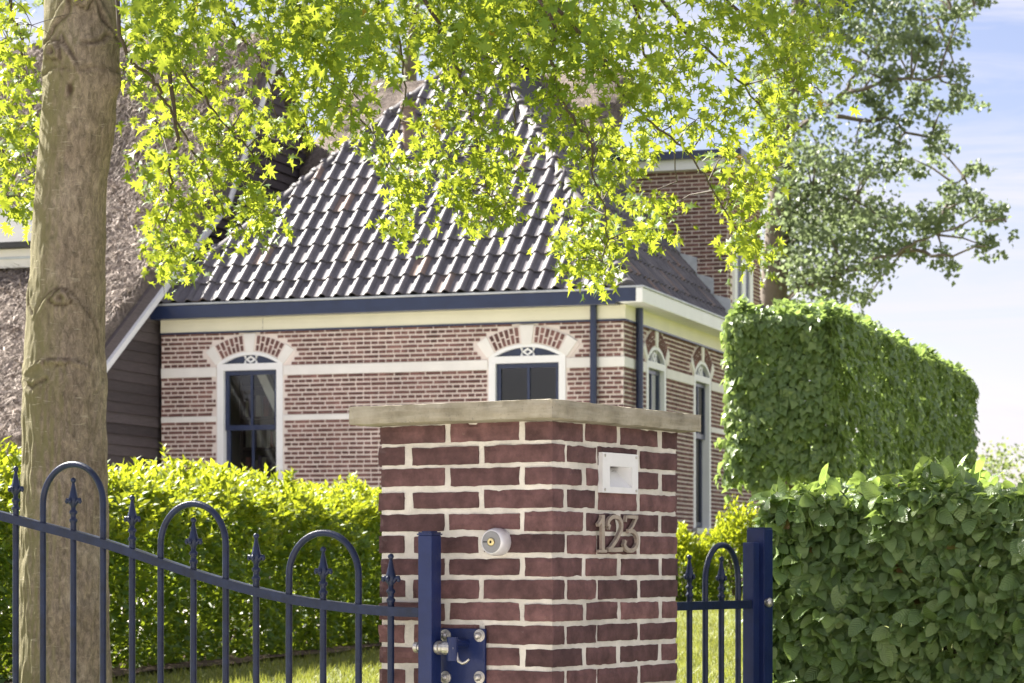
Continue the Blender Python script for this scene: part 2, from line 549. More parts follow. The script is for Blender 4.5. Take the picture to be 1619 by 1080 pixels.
# ---- leaf shapes: length along +y, normal +z
def leaf_lens(w=0.4, fold=0.12, droop=0.15):
    v = [(0, 0, 0), (-w / 2, .45, fold * w), (w / 2, .45, fold * w), (0, .45, 0), (0, 1, -droop)]
    f = [(0, 3, 1), (0, 2, 3), (1, 3, 4), (3, 2, 4)]
    return np.array(v), np.array(f)
def leaf_ovate(w=0.62, fold=0.22, droop=0.22):
    ys = [0, .08, .28, .52, .76, .92, 1.0]; hw = [.0, .5, .92, 1.0, .72, .32, 0]
    v = []; f = []
    for i, y in enumerate(ys):
        z = -droop * (y - .3) ** 2 * 1.6
        wob = 0.03 * math.sin(i * 2.4)
        v += [(-w / 2 * hw[i], y, z + fold * w / 2 * hw[i] + wob), (0, y, z), (w / 2 * hw[i], y, z + fold * w / 2 * hw[i] - wob)]
    for i in range(len(ys) - 1):
        a = 3 * i
        f += [(a, a + 1, a + 4), (a, a + 4, a + 3), (a + 1, a + 2, a + 5), (a + 1, a + 5, a + 4)]
    return np.array(v), np.array(f)
def leaf_star():
    v = [(0, 0, 0), (.09, .10, 0), (.34, .08, -.10), (.12, .28, .02), (.46, .42, .16), (.13, .52, .02), (.33, .84, .12), (.09, .68, 0), (0, 1.10, -.22),
         (-.09, .10, 0), (-.34, .08, .06), (-.12, .28, .02), (-.48, .38, .02), (-.13, .52, .02), (-.30, .80, .16), (-.09, .68, 0)]
    f = [(1, 2, 3), (3, 4, 5), (5, 6, 7), (9, 11, 10), (11, 13, 12), (13, 15, 14), (15, 7, 8), (0, 1, 9), (9, 1, 3), (9, 3, 11), (11, 3, 5), (11, 5, 13), (13, 5, 7), (13, 7, 15)]
    return np.array(v), np.array(f)

def unit(a):
    return a / np.maximum(np.linalg.norm(a, axis=-1, keepdims=True), 1e-9)

def basis(ydir, nrm):
    """rotation matrices with columns x, y, z; y = leaf direction, z about the normal"""
    y = unit(ydir)
    x = unit(np.cross(y, nrm))
    z = np.cross(x, y)
    return np.stack([x, y, z], axis=-1)

def foliage(parent, name_stuff, tmpl, mat, pos, rot, size, n_single=300, single='leaf', smooth=False, frame_pad=0):
    """n_single of the leaves that show largest become objects, the rest one part"""
    tv, tf = tmpl
    off = off_of(parent)
    N = len(pos)
    pos = np.asarray(pos, float)
    d = pos[:, 1]
    px = HX + pos[:, 0] / d * F; py = HY - (pos[:, 2] - EYE) / d * F
    inside = (d > 0.5) & (px > 5) & (px < 1614) & (py > 5) & (py < 1075)
    pick = np.zeros(N, bool)
    if n_single:
        facing = np.abs(rot[:, 1, 2])
        score = np.where(inside, size * (0.35 + facing) / d ** 1.0 - 0.02 * (d - d.min()), -9)
        pick[np.argsort(-score)[:n_single]] = True
        pick &= inside
    uv = tv[:, :2]
    r_idx = np.where(~pick)[0]
    vv = np.einsum('nij,vj->nvi', rot[r_idx] * size[r_idx, None, None], tv) + (pos[r_idx] - off)[:, None, :]
    nv = len(tv)
    tris = (tf[None] + (np.arange(len(r_idx)) * nv)[:, None, None]).reshape(-1, 3)
    me = tri_mesh(name_stuff, vv.reshape(-1, 3), tris, np.tile(uv, (len(r_idx), 1)), smooth)
    o = link(name_stuff, me, mat, parent, kind='stuff')
    if n_single:
        lm = tri_mesh(single, tv, tf, uv, smooth)
        lm.materials.append(mat)
        for i in np.where(pick)[0]:
            m4 = np.eye(4); m4[:3, :3] = rot[i] * size[i]; m4[:3, 3] = pos[i] - off
            lo = link(single, lm, None, parent)
            lo.matrix_local = Matrix(m4.tolist())
    return o

# ------------------------------------------------------------------ ground
def ground_z(x, y):
    d = y
    pts_d = [-400, 8.2, 10.0, 14.0, 21.0, 28.0, 36.0, 400]
    pts_z = [0.0, 0.0, 0.22, 0.58, 0.62, 0.94, 1.0, 1.0]
    return float(np.interp(d, pts_d, pts_z))

def build_ground():
    ys = sorted(set([-300, -100, -30, -5, 0, 4, 6, 7, 8, 8.2] + list(np.arange(8.5, 36, 0.5)) + [38, 42, 50, 70, 110, 200, 420]))
    xs = sorted(set([-300, -120, -50, -25] + list(np.arange(-12, 12.1, 1.0)) + [25, 50, 120, 300]))
    mb = MB()
    for y in ys:
        for x in xs:
            z = ground_z(x, y)
            if 12 < y < 36: z += 0.02 * mnoise.noise((x * .7, y * .7, 0))
            mb.v.append((x, y, z))
    n = len(xs)
    for j in range(len(ys) - 1):
        for i in range(n - 1):
            mb.f.append((j * n + i, j * n + i + 1, (j + 1) * n + i + 1, (j + 1) * n + i))
    struct(mb.build('ground', M['turf'], smooth=True))
    mb = MB()
    mb.add([(-40, -9, .006), (40, -9, .006), (40, 6.2, .006), (-40, 6.2, .006)], [(0, 1, 2, 3)])
    struct(mb.build('pavement', M['paving']))
    # hidden gravel, added behind the hedge to bounce sunlight onto the house front
    mb = MB()
    def yl(x): return 20.0 + (x + 1.4) * 1.75 + 2.6
    xs_ = np.linspace(-9, 1.55, 24)
    for x in xs_:
        for f_ in np.linspace(0, 1, 10):
            y0 = min(max(yl(x) if x > -4.2 else 17.5, 17.5), 27.0); y = y0 + (34 - y0) * f_
            mb.v.append((x, y, ground_z(x, y) + .045))
    for i in range(23):
        for j in range(9): mb.f.append((i * 10 + j, (i + 1) * 10 + j, (i + 1) * 10 + j + 1, i * 10 + j + 1))
    struct(mb.build('bounce_yard', M['gravel']))
build_ground()

# ------------------------------------------------------------------ farmhouse (brick front house)
def zr(z): return z + EYE          # heights measured from the eye level
ZE = zr(3.27)                      # eave
HL = 6.04                          # length of the front wall
COURSE = 0.0558

class Win:
    def __init__(s, fr, ac, hw, zs, zspring, rise):
        s.fr, s.ac, s.hw, s.zs, s.zp, s.rise = fr, ac, hw, zs, zspring, rise
        s.R = (hw * hw + rise * rise) / (2 * rise)
        s.zc = zspring + rise - s.R
        s.th = math.asin(hw / s.R)
        s.ring = 0.21
    def arc(s, r, t): return (s.ac + r * math.sin(t), s.zc + r * math.cos(t))
    def blocks(s, a, z):
        """is the point taken by the opening or its arch?"""
        if abs(a - s.ac) < s.hw + 0.02 and s.zs - 0.08 < z < s.zp + 0.02: return True
        dx, dz = a - s.ac, z - s.zc
        r = math.hypot(dx, dz)
        return z > s.zp - 0.05 and r < s.R + s.ring + 0.01 and abs(math.atan2(dx, dz)) < s.th + 0.09

def wall_mesh(fr, a0, a1, z0, z1, wins, depth=0.11):
    mb = MB()
    def quad(p, q, r, t): mb.add([p, q, r, t], [(0, 1, 2, 3)])
    cuts = [a0]
    ws = sorted(wins, key=lambda w: w.ac)
    for w in ws: cuts += [w.ac - w.hw, w.ac + w.hw]
    cuts.append(a1)
    for i in range(0, len(cuts), 2):
        quad(fr(cuts[i], 0, z0), fr(cuts[i + 1], 0, z0), fr(cuts[i + 1], 0, z1), fr(cuts[i], 0, z1))
    for w in ws:
        l, r = w.ac - w.hw, w.ac + w.hw
        quad(fr(l, 0, z0), fr(r, 0, z0), fr(r, 0, w.zs), fr(l, 0, w.zs))
        n = 14
        pts = [w.arc(w.R, -w.th + 2 * w.th * k / n) for k in range(n + 1)]
        for k in range(n):
            (x0, y0), (x1, y1) = pts[k], pts[k + 1]
            quad(fr(x0, 0, y0), fr(x1, 0, y1), fr(x1, 0, z1), fr(x0, 0, z1))
            quad(fr(x0, 0, y0), fr(x1, 0, y1), fr(x1, -depth, y1), fr(x0, -depth, y0))
        for a in (l, r):
            quad(fr(a, 0, w.zs), fr(a, 0, w.zp), fr(a, -depth, w.zp), fr(a, -depth, w.zs))
    return mb

def brick_rows(fr, a0, a1, z0, z1, wins, skip):
    """cross bond: alternate courses of stretchers and headers -> list of (a0,a1,z0,z1)"""
    out = []
    k = 0
    z = z1 - COURSE
    while z > z0:
        zz = z + 0.011
        zt = zz + 0.0335
        if not any(zz < s1 - .004 and zt > s0 + .004 for s0, s1 in skip):
            hdr = k % 2 == 1
            L = 0.0785 if hdr else 0.185
            J = 0.018
            ph = (0.1015 if (k // 2) % 2 else 0) + (0.05 if hdr else 0)
            a = a0 - ph
            while a < a1:
                b0, b1 = max(a, a0), min(a + L, a1)
                if b1 - b0 > 0.02:
                    segs = [(b0, b1)]
                    for w in wins:
                        ns = []
                        for s0, s1 in segs:
                            smp = np.linspace(s0, s1, 9)
                            ok = [not (w.blocks(x, zz) or w.blocks(x, zt)) for x in smp]
                            if all(ok): ns.append((s0, s1))
                            elif any(ok):
                                idx = [i for i in range(9) if ok[i]]
                                ns.append((smp[idx[0]], smp[idx[-1]]))
                        segs = ns
                    for s0, s1 in segs:
                        if s1 - s0 > 0.025: out.append((s0, s1, zz, zt))
                a += L + J
        z -= COURSE
        k += 1
    return out

def add_bricks(fr, rows, wall, n_single):
    """bricks proud of the joints; the n_single nearest ones in view are objects"""
    def key(r):
        a, z = (r[0] + r[1]) / 2, r[2]
        p = fr(a, 0, z)
        py = HY - (p[2] - EYE) / p[1] * F; px = HX + p[0] / p[1] * F
        vis = py < 745 and not (548 < px < 1100 and py > 628) and not (px < 175)
        return (-(r[1] - r[0]) if vis else 9, p[1])
    rows = sorted(rows, key=key)
    rest = MB()
    for i, (s0, s1, z0, z1) in enumerate(rows):
        b = 0.012 + random.uniform(-.003, .003)
        j = lambda: random.uniform(-.0022, .0022)
        c = [fr(s0 + j(), b, z0 + j()), fr(s1 + j(), b, z0 + j()), fr(s1, -.01, z0), fr(s0, -.01, z0),
             fr(s0 + j(), b, z1 + j()), fr(s1 + j(), b, z1 + j()), fr(s1, -.01, z1), fr(s0, -.01, z1)]
        if i < n_single:
            MB().hexa(c).build('brick', M['house_brick'], wall)
        else:
            rest.hexa(c)
    rest.build('brickwork', M['house_brick'], wall, kind='stuff')

house = thing('brick_house', (HC[0] - 2.0, HC[1] + 3.0, 0.95), 'dark red brick front house with tiled hip roof, navy gutter and arched white windows', 'house')

# --- openings
def px_win(fr, px, hw, z_spring, rise, zs): return Win(fr, fr.apx(px), hw, zs, z_spring, rise)
w1 = px_win(FF, 395.5, 0.445, zr(2.525), 0.150, zr(0.50))
w2 = px_win(FF, 833.5, 0.485, zr(2.525), 0.150, zr(0.50))
r1 = Win(FR, 1.47, 0.46, zr(0.50), zr(2.525), 0.20)
r2 = Win(FR, 3.83, 0.46, zr(0.50), zr(2.525), 0.20)
r3 = Win(FR, 8.25, 0.42, zr(0.0), zr(1.25), 0.12)
Z0 = 0.85
BANDS = [(zr(2.365), zr(2.485)), (zr(1.803), zr(1.873))]
ZB = zr(2.93)

wall_f = wall_mesh(FF, -HL, 0, Z0, ZE - .02, [w1, w2]).build('front_wall', M['house_mortar'], house)
wall_r = wall_mesh(FR, 0, 9.2, Z0, ZE - .02, [r1, r2, r3]).build('side_wall', M['house_mortar'], house)
mb = MB()
mb.add([FF(-HL, 0, Z0), FF(-HL, -9, Z0), FF(-HL, -9, ZE), FF(-HL, 0, ZE)], [(0, 1, 2, 3)])
mb.add([FF(-HL, -9.2, Z0), FF(0, -9.2, Z0), FF(0, -9.2, ZE), FF(-HL, -9.2, ZE)], [(0, 1, 2, 3)])
mb.build('back_wall', M['house_mortar'], house)
rows = brick_rows(FF, -HL, -0.002, Z0, ZB, [w1, w2], BANDS)
add_bricks(FF, rows, wall_f, 230)
rows = brick_rows(FR, 0.0125, 9.2, Z0, ZB, [r1, r2, r3], BANDS)
add_bricks(FR, rows, wall_r, 70)

# --- white bands, split by the windows
def bands(fr, a0, a1, wins, wall):
    for z0, z1 in BANDS:
        xs = [a0]
        for w in sorted(wins, key=lambda w: w.ac):
            xs += [w.ac - w.hw - .012, w.ac + w.hw + .012]
        xs.append(a1)
        for i in range(0, len(xs), 2):
            if xs[i + 1] - xs[i] > .05:
                MB().fbox(fr, xs[i], xs[i + 1], -.01, 0.022, z0, z1).build('plaster_band', M['band'], wall, bevel=.004)
bands(FF, -HL, 0.021, [w1, w2], wall_f)
bands(FR, 0.0, 9.2, [r1, r2], wall_r)

# --- windows
def poly_prism(fr, pts, b0, b1, mb):
    n = len(pts)
    v = [fr(a, b1, z) for a, z in pts] + [fr(a, b0, z) for a, z in pts]
    f = [tuple(range(n)), tuple(reversed(range(n, 2 * n)))] + [(i, i + n, (i + 1) % n + n, (i + 1) % n) for i in range(n)]
    return mb.add(v, f)

def make_window(w, label=None, fan='diamond', arch_parent=house):
    fr = w.fr
    win = MB()
    l, r = w.ac - w.hw, w.ac + w.hw
    fw = 0.085
    ztop = w.zp - 0.085            # underside of the white head
    for a0, a1 in ((l, l + fw), (r - fw, r)):
        win.fbox(fr, a0, a1, -.10, .015, w.zs, w.zp)
    win.fbox(fr, l + fw, r - fw, -.10, .015, ztop, w.zp - .002)
    n = 16
    o = [w.arc(w.R - .003, -w.th + 2 * w.th * k / n) for k in range(n + 1)]
    t2 = w.th * 0.93
    i = [w.arc(w.R - .045, -t2 + 2 * t2 * k / n) for k in range(n + 1)]
    for k in range(n):
        poly_prism(fr, [o[k], o[k + 1], (i[k + 1][0], max(i[k + 1][1], w.zp - .002)), (i[k][0], max(i[k][1], w.zp - .002))], -.10, .016, win)
    frame = win.build('window', M['white'], house, label=label)
    # fan panel
    pts = [(a, max(z, w.zp)) for a, z in i]
    fp = MB(); poly_prism(fr, pts, -.09, -.035, fp); fp.build('fan_panel', M['navy'], frame)
    d = MB(); zc = w.zp + (w.rise - .045) * 0.47; rh = (w.rise - .045) * .46
    for sa, sb in ((1.35, .72),):
        for q in range(4):
            A = [(rh * 1.5, 0), (0, rh), (-rh * 1.5, 0), (0, -rh)]
            Bq = [(x * .48, y * .48) for x, y in A]
            P = [A[q], A[(q + 1) % 4], Bq[(q + 1) % 4], Bq[q]]
            poly_prism(fr, [(w.ac + x, zc + y) for x, y in P], -.035, -.012, d)
    for s in (-1, 1):
        poly_prism(fr, [(w.ac + s * rh * 1.5, zc + rh * .1), (w.ac + s * rh * 1.95, zc + rh), (w.ac + s * rh * 1.25, zc + rh)][::s], -.035, -.014, d)
        poly_prism(fr, [(w.ac + s * rh * 1.5, zc - rh * .1), (w.ac + s * rh * 1.95, zc - rh), (w.ac + s * rh * 1.25, zc - rh)][::-s], -.035, -.014, d)
    d.build('fan_ornament', M['white'], frame)
    # sashes
    sl, sr = l + fw, r - fw
    zmid = ztop - 0.715
    if zmid < w.zs + .3: zmid = (w.zs + ztop) / 2
    sw = 0.052
    for (z0, z1, b) in ((zmid - .03, ztop - .001, -.045), (w.zs + .02, zmid + .03, -.085)):
        s = MB()
        s.fbox(fr, sl, sl + sw, b - .04, b, z0, z1); s.fbox(fr, sr - sw, sr, b - .04, b, z0, z1)
        s.fbox(fr, sl + sw, sr - sw, b - .04, b, z1 - .055, z1); s.fbox(fr, sl + sw, sr - sw, b - .04, b + .004, z0, z0 + .065)
        am = (sl + sr) / 2
        s.fbox(fr, am - .017, am + .017, b - .038, b - .004, z0 + .065, z1 - .055)
        s.build('sash', M['navy'], frame)
        for p0, p1 in ((sl + sw, am - .017), (am + .017, sr - sw)):
            g = MB(); g.add([fr(p0, b - .022, z0 + .065), fr(p1, b - .022, z0 + .065), fr(p1, b - .022, z1 - .055), fr(p0, b - .022, z1 - .055)], [(0, 1, 2, 3)])
            g.build('pane', M['glass'], frame)
    MB().fbox(fr, l - .06, r + .06, -.10, .07, w.zs - .075, w.zs).build('window_sill', M['zinc'], frame)
    return frame

def make_arch(w):
    fr = w.fr
    root = MB()
    # plaster bed of the arch
    n = 18; T = w.th + .075
    o = [w.arc(w.R + w.ring, -T + 2 * T * k / n) for k in range(n + 1)]
    i = [w.arc(w.R + .002, -T + 2 * T * k / n) for k in range(n + 1)]
    for k in range(n): poly_prism(fr, [o[k], o[k + 1], i[k + 1], i[k]], -.01, .010, root)
    arch = root.build('window_arch', M['house_mortar'], house)
    def seg(t0, t1, r0, r1, b, name, mat):
        m = MB()
        tt = np.linspace(t0, t1, 3)
        pts = [w.arc(r1, t) for t in tt] + [w.arc(r0, t) for t in tt[::-1]]
        poly_prism(fr, pts, -.005, b, m); m.build(name, mat, arch)
    kt = 0.088
    m = MB(); poly_prism(fr, [w.arc(w.R + w.ring + .012, -kt * .95), w.arc(w.R + w.ring + .012, kt * .95), w.arc(w.R - .012, kt * .8), w.arc(w.R - .012, -kt * .8)][::-1], -.005, .026, m)
    m.build('keystone', M['band'], arch, bevel=.004)
    st = 0.105
    for s in (-1, 1):
        T1 = w.th + .03
        t_in = w.th - st
        m = MB()
        poly_prism(fr, [w.arc(w.R - .004, s * t_in), w.arc(w.R + w.ring + .006, s * t_in), w.arc(w.R + w.ring + .006, s * T1), w.arc(w.R - .004, s * T1)][::s], -.005, .022, m)
        m.build('springer', M['band'], arch, bevel=.004)
        nb = 6
        t_a, t_b = kt + .012, t_in - .012
        for q in range(nb):
            t0 = t_a + (t_b - t_a) * (q + .14) / nb; t1 = t_a + (t_b - t_a) * (q + .80) / nb
            cut = (0.60 if q % 2 else 0.40)
            r0, r1 = w.R + .012, w.R + w.ring - .012
            rm = r0 + (r1 - r0) * cut
            seg(s * t0, s * t1, r0, rm - .008, .018, 'brick', M['house_brick'])
            seg(s * t0, s * t1, rm + .008, r1, .018, 'brick', M['house_brick'])

for w in (w1, w2, r1, r2): make_window(w); make_arch(w)
make_window(r3)

# --- frieze, gutters
def px_frieze():
    m = MB(); m.fbox(FF, -HL, 0.035, -.01, .035, ZB, zr(3.10)); m.build('frieze_board', M['cream'], house)
    m = MB(); m.fbox(FR, 0, 9.2, -.01, .035, ZB, zr(3.10)); m.build('frieze_board', M['cream'], house)
    m = MB(); m.fbox(FF, -HL, .05, .0, .05, ZB - .022, ZB - .002); m.fbox(FR, .05, 9.2, .0, .05, ZB - .022, ZB - .002)
    m.build('drip_strip', M['navy'], house)
    m = MB(); m.fbox(FF, -4.64, -4.637, .034, .037, ZB + .002, zr(3.10)); m.build('board_joint', M['dark'], house)
px_frieze()
OVH = 0.20
m = MB(); m.fbox(FF, -HL - .13, -.035, .02, OVH, zr(3.09), zr(3.255)); m.build('gutter', M['navy'], house, bevel=.008)
m = MB(); m.fbox(FF, -HL - .13, -.035, .01, OVH + .012, zr(3.257), zr(3.283)); m.build('gutter_lip', M['zinc'], house, bevel=.006)
m = MB(); m.fbox(FF, -.033, OVH + .02, .02, OVH + .03, zr(3.11), zr(3.285)); m.build('gutter_corner', M['navy'], house, bevel=.008)
m = MB(); m.fbox(FR, -OVH - .028, 9.3, .02, OVH + .10, zr(3.10), zr(3.27)); m.build('box_gutter', M['white'], house, bevel=.01)
m = MB(); m.fbox(FR, -OVH - .03, 9.3, .01, OVH + .115, zr(3.272), zr(3.298)); m.build('gutter_lip', M['zinc'], house, bevel=.006)
a_dp = FF.apx(938.5, .07)
m = MB(); p0 = FF(a_dp, .075, 0); m.tube([(p0[0], p0[1], Z0), (p0[0], p0[1], zr(3.09))], .042, 14); m.build('downpipe', M['navy'], house, smooth=True)
t_dp = FR.apx(1010.5, .07)
m = MB(); p0 = FR(t_dp, .075, 0); m.tube([(p0[0], p0[1], Z0), (p0[0], p0[1], zr(3.10))], .045, 14); m.build('downpipe', M['navy'], house, smooth=True)

# --- roof: hip with apex 3.8 m behind the eave
RUN, HALF = 3.86, HL / 2
Zr0 = zr(3.30)
RISE = 3.86
APEX = FF(-HALF, -RUN + .1, 0)
slope_len = math.hypot(RUN, RISE)
def hip_clip_front(bm, off, o_front):
    pass

def tile_template(wd=0.2, ln=0.395):
    """pantile: shallow pan with a roll along its right edge"""
    prof = []
    n = 18
    for k in range(n + 1):
        x = k / n
        if x < .52: h = -.006 * math.sin(math.pi * x / .52)
        else: h = .040 * math.sin(math.pi * (x - .52) / .48) ** 0.9
        prof.append((x * wd * 1.04, h))
    v = []; f = []
    for (b, lift) in ((0.0, .028), (ln, .0)):
        for a, h in prof: v.append((a, b, h + lift))
    k = len(prof)
    for i in range(k - 1): f.append((i, i + 1, k + i + 1, k + i))
    for a, h in prof: v.append((a, 0.004, h + .028 - .018))
    for a, h in prof: v.append((a, 0.0, h + .028))
    for i in range(k - 1): f.append((2 * k + i, 2 * k + i + 1, 3 * k + i + 1, 3 * k + i))
    return v, f
TV, TF = tile_template()
EXPO = 0.345

def slope_frame(origin, along, up):
    """4x4 with columns along, up, normal"""
    a = Vector(along).normalized(); u = Vector(up).normalized(); n = a.cross(u)
    m = Matrix.Identity(4)
    for i in range(3): m[i][0] = a[i]; m[i][1] = u[i]; m[i][2] = n[i]; m[i][3] = origin[i]
    return m

roof_off = Vector(OFF[house.name])
rb = MB()
EL = FF(-HL - .10, OVH - .06, Zr0); ER = FF(.10, OVH - .06, Zr0)
AP = FF(-HALF, -RUN + OVH - .06, Zr0 + RISE)
ERb = FR(9.3, .10, Zr0); ELb = FF(-HL - .10, -9.3, Zr0); APb = FF(-HALF, -9.3, Zr0 + RISE)
dz = Vector((0, 0, -.03))
P = [Vector(q) + dz for q in (EL, ER, AP, ERb, APb, ELb)]
rb.add(P, [(0, 1, 2), (1, 3, 4, 2), (0, 2, 4, 5)])
roof = rb.build('roof', M['dark'], house)

def clip(bm, co, no):
    bmesh.ops.bisect_plane(bm, geom=bm.verts[:] + bm.edges[:] + bm.faces[:], plane_co=co, plane_no=no, clear_outer=True)

def lay_tiles(origin, along, up, width, length, cuts, single, holes=None):
    fm = slope_frame(origin, along, up)
    shared = bpy.data.meshes.new('tile'); shared.from_pydata(TV, [], TF)
    for p in shared.polygons: p.use_smooth = True
    shared.materials.append(M['tile'])
    inv_off = Matrix.Translation(-roof_off)
    nr = int(length / EXPO) + 1
    nc = int(width / 0.2) + 1
    rest = MB()
    for r in range(nr):
        for c in range(nc):
            lm = Matrix.Translation((c * .2 + random.uniform(-.0025, .0025), r * EXPO + random.uniform(-.006, .006), .012 + random.uniform(-.003, .003))) @ Matrix.Rotation(random.uniform(-.012, .012), 4, 'Z') @ Matrix.Rotation(random.uniform(-.012, .012), 4, 'Y')
            wm = fm @ lm
            pts = [wm @ Vector(v) for v in TV]
            state = 1
            for co, no in cuts:
                dd = [(p - co).dot(no) for p in pts]
                if min(dd) > -0.02: state = 0; break
                if max(dd) > 0: state = 2
            if state == 0: continue
            if holes and holes(wm @ Vector((.1, .15, 0))): continue
            if state == 1 and single:
                o = link('tile', shared, None, roof)
                o.matrix_local = inv_off @ wm
                continue
            bm = bmesh.new()
            vs_ = [bm.verts.new(p - roof_off) for p in pts]
            for f in TF: bm.faces.new([vs_[i] for i in f])
            if state == 2:
                for co, no in cuts: clip(bm, co - roof_off, no)
            if not bm.faces: bm.free(); continue
            if single:
                me = bpy.data.meshes.new('tile'); bm.to_mesh(me)
                for p in me.polygons: p.use_smooth = True
                link('tile', me, M['tile'], roof)
            else:
                bm.verts.index_update()
                rest.add([v.co + roof_off for v in bm.verts], [[v.index for v in f.verts] for f in bm.faces])
            bm.free()
    if rest.v:
        rest.build('side_tiles', M['tile'], roof, smooth=True, kind='stuff')

A_along = Vector((-HS[0], -HS[1], 0))
A_back = Vector((HT[0], HT[1], 0))
EL, ER, AP = Vector(EL), Vector(ER), Vector(AP)
up_f = (A_back * RUN + Vector((0, 0, RISE)))
# vertical planes through the hips; outward normals
hl = Vector((AP.x - EL.x, AP.y - EL.y, 0)); nl = Vector((-hl.y, hl.x, 0)).normalized()
hr = Vector((AP.x - ER.x, AP.y - ER.y, 0)); nr_ = Vector((hr.y, -hr.x, 0)).normalized()
lay_tiles(EL - up_f.normalized() * .03, A_along, up_f, (ER - EL).length, slope_len + .1, [(EL, nl), (ER, nr_)], True)

# dormer footprint on the side slope
T0 = FR.apx(1151); T1 = FR.apx(1201)
ZD = zr(5.50)
halfrun = HALF + .10
side_rise = RISE / halfrun
def in_dormer(p):
    q = V2(p.x, p.y) - HC
    t = q @ HT; s = q @ HS
    return T0 - .02 < t < T1 + .02 and s < (ZD - Zr0) / side_rise
up_s = (Vector((HS[0], HS[1], 0)) * halfrun + Vector((0, 0, RISE)))
lay_tiles(ER - up_s.normalized() * .09, A_back, up_s, 9.6, 3.6, [(ER, -nr_)], False, in_dormer)

def half_cap(a, b, r0, n=9):
    """one hip tile from a (low) to b (high), wider at its low end"""
    a, b = Vector(a), Vector(b)
    d = (b - a).normalized(); s = d.cross(Vector((0, 0, 1))).normalized(); u = s.cross(d)
    m = MB(); v = []; f = []
    for p, r in ((a, r0), (a + (b - a) * .16, r0), (a + (b - a) * .18, r0 * .84), (b, r0 * .80)):
        for k in range(n):
            t = math.pi * k / (n - 1)
            v.append(p + s * (math.cos(t) * r) + u * (math.sin(t) * r * .85 - .02))
    for i in range(3):
        for k in range(n - 1): f.append((i * n + k, i * n + k + 1, (i + 1) * n + k + 1, (i + 1) * n + k))
    f.append(tuple(range(n)))
    return m.add(v, f)
for A, B in ((EL, AP), (ER, AP)):
    L = (B - A).length; n = int(L / .36)
    for k in range(n):
        half_cap(A + (B - A) * (k / n), A + (B - A) * ((k + 1.12) / n), .105).build('hip_tile', M['ridge'], roof, smooth=True)
APB = Vector(APb)
n = 12
for k in range(n):
    half_cap(AP + (APB - AP) * (k / n), AP + (APB - AP) * ((k + 1.1) / n), .115).build('ridge_tile', M['ridge'], roof, smooth=True)
# vent pipe on the front slope
def on_plane(px, py, co, no):
    ray = Vector(W(px, py, 1.0)) - Vector((0, 0, EYE))
    t = (co - Vector((0, 0, EYE))).dot(no) / ray.dot(no)
    return Vector((0, 0, EYE)) + ray * t
n_f = A_along.cross(up_f).normalized()
vp = on_plane(646, 232, EL, n_f)
m = MB(); m.lathe(vp - Vector((0, 0, .1)), (0, 0, 1), [(.075, 0), (.075, .38), (.11, .40), (.11, .47), (.085, .49), (.085, .58), (.12, .60), (.10, .68), (.02, .70)], 16)
m.build('vent_pipe', M['tile'], roof, smooth=False)

# --- wall dormer
dm = MB()
def rr(t, s, z):
    p = HC + HT * t + HS * s
    return (p[0], p[1], z)
S_top = (ZD - Zr0) / side_rise + .25
dm.add([rr(T0, 0, ZE - .25), rr(T0, S_top, ZE - .25), rr(T0, S_top, ZD), rr(T0, 0, ZD),
        rr(T1, 0, ZE - .25), rr(T1, S_top, ZE - .25), rr(T1, S_top, ZD), rr(T1, 0, ZD)],
       [(0, 3, 2, 1), (4, 5, 6, 7), (0, 4, 7, 3), (3, 7, 6, 2)])
dormer = dm.build('dormer', M['house_mortar'], house)
FD = Frame(HC + HT * T0, -HS, -HT)       # cheek facing the viewer
cheek = MB(); n_c = 0
def roofz(s): return Zr0 + s * side_rise + .10
k = 0; z = ZD - COURSE
while z > ZE:
    L = .185; a = -S_top - (0.1 if k % 2 else 0)
    while a < 0:
        a0, a1 = max(a, -S_top), min(a + L, -.002)
        s_mid = -(a0 + a1) / 2
        if a1 - a0 > .02 and z > roofz(s_mid) - .1:
            mbk = cheek if n_c > 120 else MB()
            mbk.fbox(FD, a0, a1, -.01, .012, z + .010, z + .0475)
            if n_c <= 120: mbk.build('brick', M['house_brick'], dormer)
            n_c += 1
        a += L + .018
    z -= COURSE; k += 1
FDR = Frame(HC, HT, -HS)
wd0, wd1 = FR.apx(1158), FR.apx(1187)
z = ZD - COURSE; k = 0
while z > ZE - .2:
    a = T0 + .0135 - (0.1 if k % 2 else 0)
    while a < T1:
        a0, a1 = max(a, T0 + .0135), min(a + .185, T1)
        if a1 - a0 > .02 and not (a1 > wd0 and a0 < wd1 and z < zr(4.6)):
            cheek.fbox(FDR, a0, a1, -.01, .012, z + .010, z + .0475)
        a += .203
    z -= COURSE; k += 1
cheek.build('brickwork', M['house_brick'], dormer, kind='stuff')
m = MB()
for a0, a1 in ((wd0, wd0 + .16), (wd1 - .2, wd1), ((wd0 + wd1) / 2 - .12, (wd0 + wd1) / 2 + .10)): m.fbox(FDR, a0, a1, .0, .035, ZE + .02, zr(4.55))
m.fbox(FDR, wd0, wd1, .0, .036, zr(4.55), zr(4.68))
m.build('window_frame', M['white'], dormer)
m = MB(); m.fbox(FDR, wd0 + .16, wd1 - .2, .0, .012, ZE + .02, zr(4.55)); m.build('pane', M['navy'], dormer)
m = MB(); m.hexa([rr(T0 - .16, -.16, ZD), rr(T1 + .16, -.16, ZD), rr(T1 + .16, S_top + .3, ZD), rr(T0 - .16, S_top + .3, ZD),
                  rr(T0 - .16, -.16, ZD + .14), rr(T1 + .16, -.16, ZD + .14), rr(T1 + .16, S_top + .3, ZD + .14), rr(T0 - .16, S_top + .3, ZD + .14)])
m.build('cornice', M['white'], dormer)
